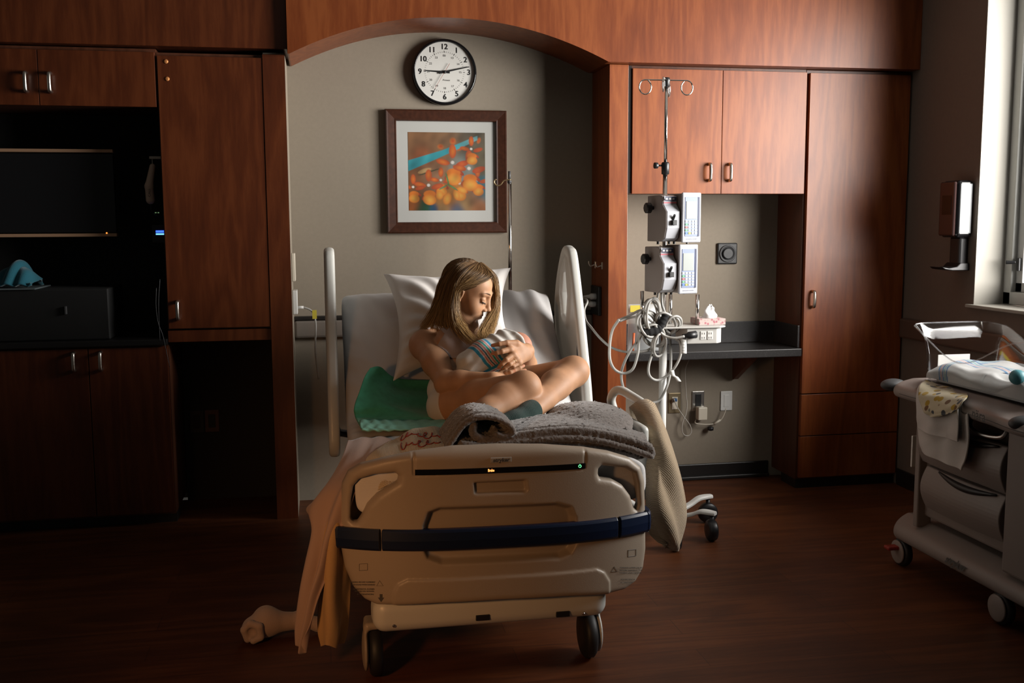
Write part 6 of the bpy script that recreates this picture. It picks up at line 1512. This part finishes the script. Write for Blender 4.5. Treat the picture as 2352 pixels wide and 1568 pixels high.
tb_ = obj('tub', MB().grid(lambda u, v: tub_pt(2*PI*u, v), 120, 18, cu=True).add([tub_pt(2*PI*k/120, 0) for k in range(120)], [tuple(range(120))]), TUBM, bas, smooth=True)
obj('tub_rim', MB().tube([tub_pt(2*PI*k/120, 1) for k in range(120)], 0.0028, 8, closed=True), TUBM, tb_, smooth=True)
tm = obj('tub_mattress', MB().box((2.405, -1.93, .780), (2.695, -1.27, .806)), mat('white_pad', (.66, .66, .66), .8), bas, bevel=.010)
obj('name_card', MB().box((2.42, -1.262, .835), (2.56, -1.258, .885)), WHITEP, tb_)
# things lying in and on it
bxs = [2.412, 2.416, 2.46, 2.53, 2.60, 2.66, 2.684, 2.688]; bdz = [-.052, -.006, .003, .006, .006, .002, -.008, -.05]
C = np.array([[(bxs[i]+.004*math.sin(j*1.3+i), -1.215-.07*j, (.800 if j == 0 else .842)+(bdz[i] if j else bdz[i]*.3)+.006*math.sin(i*1.9+j*2.3)*(0 < i < 7)+(.012*math.sin(i*2.6) if j > 6 else 0)) for i in range(8)] for j in range(10)])
SW2 = mat('receiving_blanket', (.46, .46, .45), .85, sheen=.2, bump=.12, bscale=380); _nt = SW2.node_tree; _a = node(SW2, 'ShaderNodeAttribute'); _a.attribute_name = 'Tint'; _nt.links.new(_a.outputs['Color'], _nt.nodes['Principled BSDF'].inputs['Base Color'])
wb = sines(101, 9, 5, 18, 2)
S, N = sheet_pts(C, 130, 170, lambda u, v: .004*wb(u*1.5, v*1.3)+.007*np.abs(np.sin(u*9+v*13))*(v > .55)*np.clip(u*4, 0, 1))
uu, vv = np.meshgrid(np.linspace(0, 1, 130), np.linspace(0, 1, 170)); cc = np.tile(A_(.46, .46, .45), (170, 130, 1))
STR = [(.010,(.10,.20,.34)),(.006,(.46,.46,.45)),(.008,(.45,.28,.28)),(.006,(.46,.46,.45)),(.010,(.10,.20,.34)),(.006,(.46,.46,.45)),(.008,(.16,.34,.36)),(.006,(.46,.46,.45)),(.010,(.10,.20,.34))]
for coord, st0, k in ((vv+.05*uu, .13, 1.4), (uu-.10*vv, .30, 2.2)):
    p = st0
    for w_, c_ in STR: cc[(coord >= p) & (coord < p+w_*k)] = c_; p += w_*k
ii = np.arange(130*170).reshape(170, 130); FF = np.stack([ii[:-1, :-1], ii[:-1, 1:], ii[1:, 1:], ii[1:, :-1]], -1).reshape(-1, 4)
o_ = obj_np('receiving_blanket', S.reshape(-1, 3), FF, SW2, None, (2.55, -1.5, .81), colors=cc.reshape(-1, 3)); m_ = o_.modifiers.new('thickness', 'SOLIDIFY'); m_.thickness = .012; m_.offset = -1
tag(o_, 'white blanket with blue and pink stripes spread in the clear bassinet tub', 'blanket')
b_ = PX(2333, 884, -1.76); bz = .862
G = Field((b_[0]-.05, b_[1]-.09, bz-.04), (b_[0]+.14, b_[1]+.06, bz+.05), .003); G.ell((b_[0]+.005, b_[1], bz+.008), (.028, .028, .027), k=0); G.cap((b_[0]+.02, b_[1]-.005, bz+.006), (b_[0]+.10, b_[1]-.03, bz), .008, .004, k=.012); V, Q = G.mesh()
o_ = obj_np('bulb_syringe', V, Q, mat('teal_rubber', (.08, .28, .32), .45), None, (b_[0], b_[1], bz-.02)); tag(o_, 'round teal rubber bulb syringe lying on the striped blanket in the bassinet', 'bulb syringe')
TOW = mat('white_towel', (.58, .53, .49), .9, sheen=.3, bump=.4, bscale=500)
ws4 = sines(105, 8, 5, 16, 2)
def TX(u, v, x): return PXx(u, v, x)
def rows_x(rows): return np.array([[PXx(*q) for q in r] for r in rows])
Ct = rows_x([[(2128,872,2.42),(2160,884,2.42),(2195,898,2.42),(2232,914,2.42)],[(2112,884,2.335),(2150,900,2.335),(2190,915,2.335),(2226,928,2.335)],
 [(2106,905,2.30),(2146,922,2.305),(2186,938,2.305),(2222,950,2.29)],[(2106,960,2.285),(2145,975,2.28),(2185,990,2.285),(2224,1005,2.275)],[(2110,1012,2.28),(2146,1030,2.27),(2182,1042,2.28),(2218,1052,2.27)],[(2116,1036,2.28),(2148,1054,2.265),(2182,1068,2.275),(2210,1080,2.268)]])
o_, _, _ = sheet('towel', Ct, TOW, 60, 80, .005, lambda u, v: .006*np.sin(u*14+v*2)*np.clip(v*2, .1, 1)+.003*ws4(u*2, v*2), loc=(2.29, -1.46, .70)); tag(o_, 'longer white towel hanging over the bassinet tray edge, behind the printed cloth', 'towel')
Ct = rows_x([[(2126,872,2.41),(2155,882,2.41),(2185,893,2.41),(2212,904,2.41)],[(2110,886,2.325),(2142,900,2.325),(2175,912,2.325),(2204,922,2.325)],
 [(2104,908,2.288),(2138,924,2.29),(2172,938,2.29),(2203,948,2.282)],[(2104,950,2.272),(2138,965,2.266),(2170,978,2.272),(2203,988,2.262)],[(2105,984,2.27),(2138,998,2.26),(2172,1006,2.268),(2202,1014,2.258)]])
o_, _, _ = sheet('towel', Ct, TOW, 60, 60, .004, lambda u, v: .005*np.sin(u*11+1)*np.clip(v*2, .1, 1)+.003*ws4(u*2+4, v*2), loc=(2.28, -1.45, .72)); tag(o_, 'shorter white towel hanging over the bassinet tray edge, directly under the printed cloth', 'towel')
BIB = mat('printed_muslin', (.55, .48, .33), .9, sheen=.2, bump=.2, bscale=500); _nt = BIB.node_tree; _tc = node(BIB, 'ShaderNodeTexCoord'); _v = node(BIB, 'ShaderNodeTexVoronoi', Scale=30.0); _r = node(BIB, 'ShaderNodeValToRGB'); _e = _r.color_ramp.elements
_e[0].position = .36; _e[0].color = (1, 1, 1, 1); _e[1].position = .42; _e[1].color = (0, 0, 0, 1)
_r2 = node(BIB, 'ShaderNodeValToRGB'); _r2.color_ramp.interpolation = 'CONSTANT'; _q = _r2.color_ramp.elements; _q[0].color = (.40, .25, .02, 1); _q[1].position = .45; _q[1].color = (.05, .055, .06, 1); _z = _r2.color_ramp.elements.new(.75); _z.color = (.16, .08, .03, 1)
_mx = node(BIB, 'ShaderNodeMixRGB'); _mx.inputs[1].default_value = (.55, .48, .33, 1)
_nt.links.new(_tc.outputs['Object'], _v.inputs[0]); _nt.links.new(_v.outputs['Distance'], _r.inputs[0]); _nt.links.new(_v.outputs['Color'], _r2.inputs[0]); _nt.links.new(_r.outputs[0], _mx.inputs[0]); _nt.links.new(_r2.outputs[0], _mx.inputs[2]); _nt.links.new(_mx.outputs[0], _nt.nodes['Principled BSDF'].inputs['Base Color'])
Ct = rows_x([[(2130,872,2.40),(2160,884,2.40),(2190,894,2.40),(2222,904,2.40)],[(2114,884,2.318),(2148,897,2.318),(2185,907,2.318),(2222,912,2.318)],
 [(2110,900,2.280),(2142,915,2.278),(2178,926,2.278),(2212,922,2.276)],[(2114,926,2.264),(2138,938,2.258),(2168,944,2.26),(2190,944,2.256)],[(2122,944,2.262),(2130,952,2.256),(2140,958,2.256),(2156,956,2.254)]])
o_, _, _ = sheet('printed_cloth', Ct, BIB, 50, 50, .003, lambda u, v: .003*ws4(u*2+7, v*2), loc=(2.27, -1.44, .74)); tag(o_, 'small cream cloth with yellow and grey print folded over the bassinet tray edge', 'cloth')
# ------------------------------------------------------------------ television niche and the dim left side
tv = thing('television', 'flat black television with thin silver edges in the dark niche', 'television', (-1.35, .22, PX(100, 545, .20)[2]))
zt_, zb_ = PX(150, 346, .2)[2], PX(150, 540, .2)[2]; xr = PX(264, 440, .2)[0]; xl = xr-.98
obj('screen', MB().box((xl, .203, zb_+.012), (xr-.003, .235, zt_-.012)), GLOSSBLACK, tv, bevel=.002)
BEZ = mat('silver_edge_trim', (.60, .36, .22), .4, .5)
for z in (zt_, zb_): obj('edge_trim', MB().box((xl, .192, z-.0075), (xr, .236, z+.0075)), BEZ, tv, bevel=.001)
p = PX(245, 535, .19); obj('standby_light', MB().lathe([(.004, 0), (.004, -.002), (.002, -.003)], (p[0], .192, p[2]), 'y', 12), mat('amber_standby', (.9, .3, .05), .5, emit=(1, .35, .06), estr=1.2), tv, smooth=True)
obj('wall_mount', MB().box((xl+.35, .2355, zb_+.10), (xl+.63, .4395, zt_-.10)), BLACK, tv, bevel=.003)
# nurse call handset on its hook
NX = -.7074
hs = PX(348, 420, .10); hx = -.735
hd = thing('handset', 'pale call handset hanging on a hook at the niche side beside the wardrobe', 'handset', (hx, .10, PX(348, 470, .10)[2]))
ztp, zbt = PX(350, 376, .1)[2], PX(346, 470, .1)[2]; xa, xb = PX(350, 376, .1)[0], PX(346, 470, .1)[0]
G = Field((xb-.05, .05, zbt-.02), (xa+.05, .16, ztp+.02), .003); G.chain([(xa, .10, ztp-.012), (xb-.003, .095, lerp(zbt, ztp, .45)), (xb, .10, zbt+.022)], [.013, .018, .020], .01); V, Q = G.mesh(); hb_ = obj_np('grip', V, Q, mat('handset_ivory', (.70, .50, .38), .45), hd)
text('lettering', 'CALL', hb_, INK, (xb+.001, .0745, zbt+.055), (0, 0, 1), (-1, 0, 0), .016, depth=.001)
obj('cord', MB().tube(spline([(xb, .10, zbt+.004), (xb+.004, .10, zbt-.03), (xb+.018, .12, zbt-.05), (NX-.006, .14, zbt-.06)], 6), .003, 7), BLACK, hd, smooth=True)
obj('hook', MB().box((xa-.012, .095, ztp+.022), (NX, .125, ztp+.034)).tube([(xa, .10, ztp-.002), (xa, .10, ztp+.024)], .002, 6), IVORY, hd, bevel=.001)
lc = PX(367, 536, .12); ld = thing('display_unit', 'small device with a glowing blue display in the niche by the wardrobe', 'display', (lc[0], .13, lc[2]-.04))
obj('case', MB().box((lc[0]-.035, .125, lc[2]-.045), (NX, .165, lc[2]+.04)), BLACK, ld, bevel=.003)
obj('bracket', MB().box((lc[0]-.01, .166, lc[2]-.02), (NX, .4395, lc[2]+.02)), BLACK, ld, bevel=.002)
BLU = mat('blue_led', (.05, .12, .9), .5, emit=(.03, .10, 1.0), estr=2.6)
obj('lit_row', MB().box((lc[0]-.018, .1225, lc[2]+.004), (NX-.001, .1245, lc[2]+.014)), BLU, ld); obj('lit_row', MB().box((lc[0]-.018, .1225, lc[2]-.006), (NX-.001, .1245, lc[2]+.000)), mat('pale_blue_led', (.1, .4, .9), .5, emit=(.12, .40, 1.0), estr=3.0), ld)
for k in range(2): obj('indicator', MB().box((lc[0]-.018+k*.012, .1225, lc[2]+.095), (lc[0]-.012+k*.012, .13, lc[2]+.099)), mat('green_dot_%s' % 'ab'[k], (.3, .6, .3), .5, emit=(.35, .6, .3), estr=.35), ld)
# equipment case with teal towel
ez = PX(60, 660, .10)[2]
eq = thing('equipment_case', 'low black equipment case with a pale front edge under the television', 'equipment case', (-1.6, .12, .8905))
obj('case', MB().box((-2.1, .03, .891), (PX(250, 700, .03)[0], .38, ez-.006)), mat('charcoal_case', (.007, .007, .007), .6), eq, bevel=.006)
obj('top_edge', MB().box((-2.1, .02, ez-.006), (PX(80, 660, .02)[0], .30, ez)), mat('pale_edge', (.10, .12, .125), .5), eq, bevel=.001)
c = PX(152, 712, .03); obj('knob', MB().box((c[0]-.004, .015, c[2]-.018), (c[0]+.004, .03, c[2]+.018)), GREYP, eq, bevel=.001)
TEAL = mat('teal_terry', (.007, .10, .14), .9, sheen=.3, bump=.5, bscale=300)
t0 = ez+.002
Ct = np.array([[(-1.66+.36*i/7, .05+.22*j/4, t0+.012+(.018+.075*math.exp(-((i-5.6)/1.5)**2))*math.sin(PI*j/4)**.6*(1 if i < 7 else .25)) for i in range(8)] for j in range(5)])
w6 = sines(111, 8, 6, 20, 2)
o_, _, _ = sheet('towel', Ct, TEAL, 90, 50, .012, lambda u, v: .010*np.sin(u*38-v*7)*np.clip((u-.45)*3, .15, 1)+.004*w6(u*2, v), loc=(-1.5, .12, t0)); tag(o_, 'crumpled teal towel lying on the black equipment case under the television', 'towel')
for k, (u, v) in enumerate(((452, 968), (487, 966))):
    p = PX(u, v, .438); t_ = thing('wall_socket', ('dim dark socket plate in the kneehole, the one nearer the base cabinet', 'dim reddish socket plate in the kneehole, the one nearer the bed')[k], 'wall socket', (p[0], .4395, p[2]))
    obj('cover', MB().box((p[0]-.036, .433, p[2]-.058), (p[0]+.036, .4395, p[2]+.058)), mat('dim_plate_%s' % 'ab'[k], ((.05, .04, .035), (.16, .06, .04))[k], .4), t_, bevel=.003); obj('insert', MB().box((p[0]-.017, .430, p[2]-.034), (p[0]+.017, .4335, p[2]+.034)), BLACK, t_, bevel=.002)
for k, pts in enumerate((((362,660),(361,700),(366,740),(377,770),(392,840)), ((370,640),(367,690),(368,735),(370,780)))):
    q = [PX(u, v, .02) for u, v in pts]; q = [A_(p[0], min(p[1], .02)-.035, p[2]) for p in q]
    o_ = obj('thin_wire', MB().tube(spline(q, 6), .0013, 6), GREYP, smooth=True, loc=q[2]); tag(o_, ('thin wire hanging down past the base cabinet corner, the longer one', 'thin wire hanging straight in front of the niche edge, the shorter one')[k], 'wire')
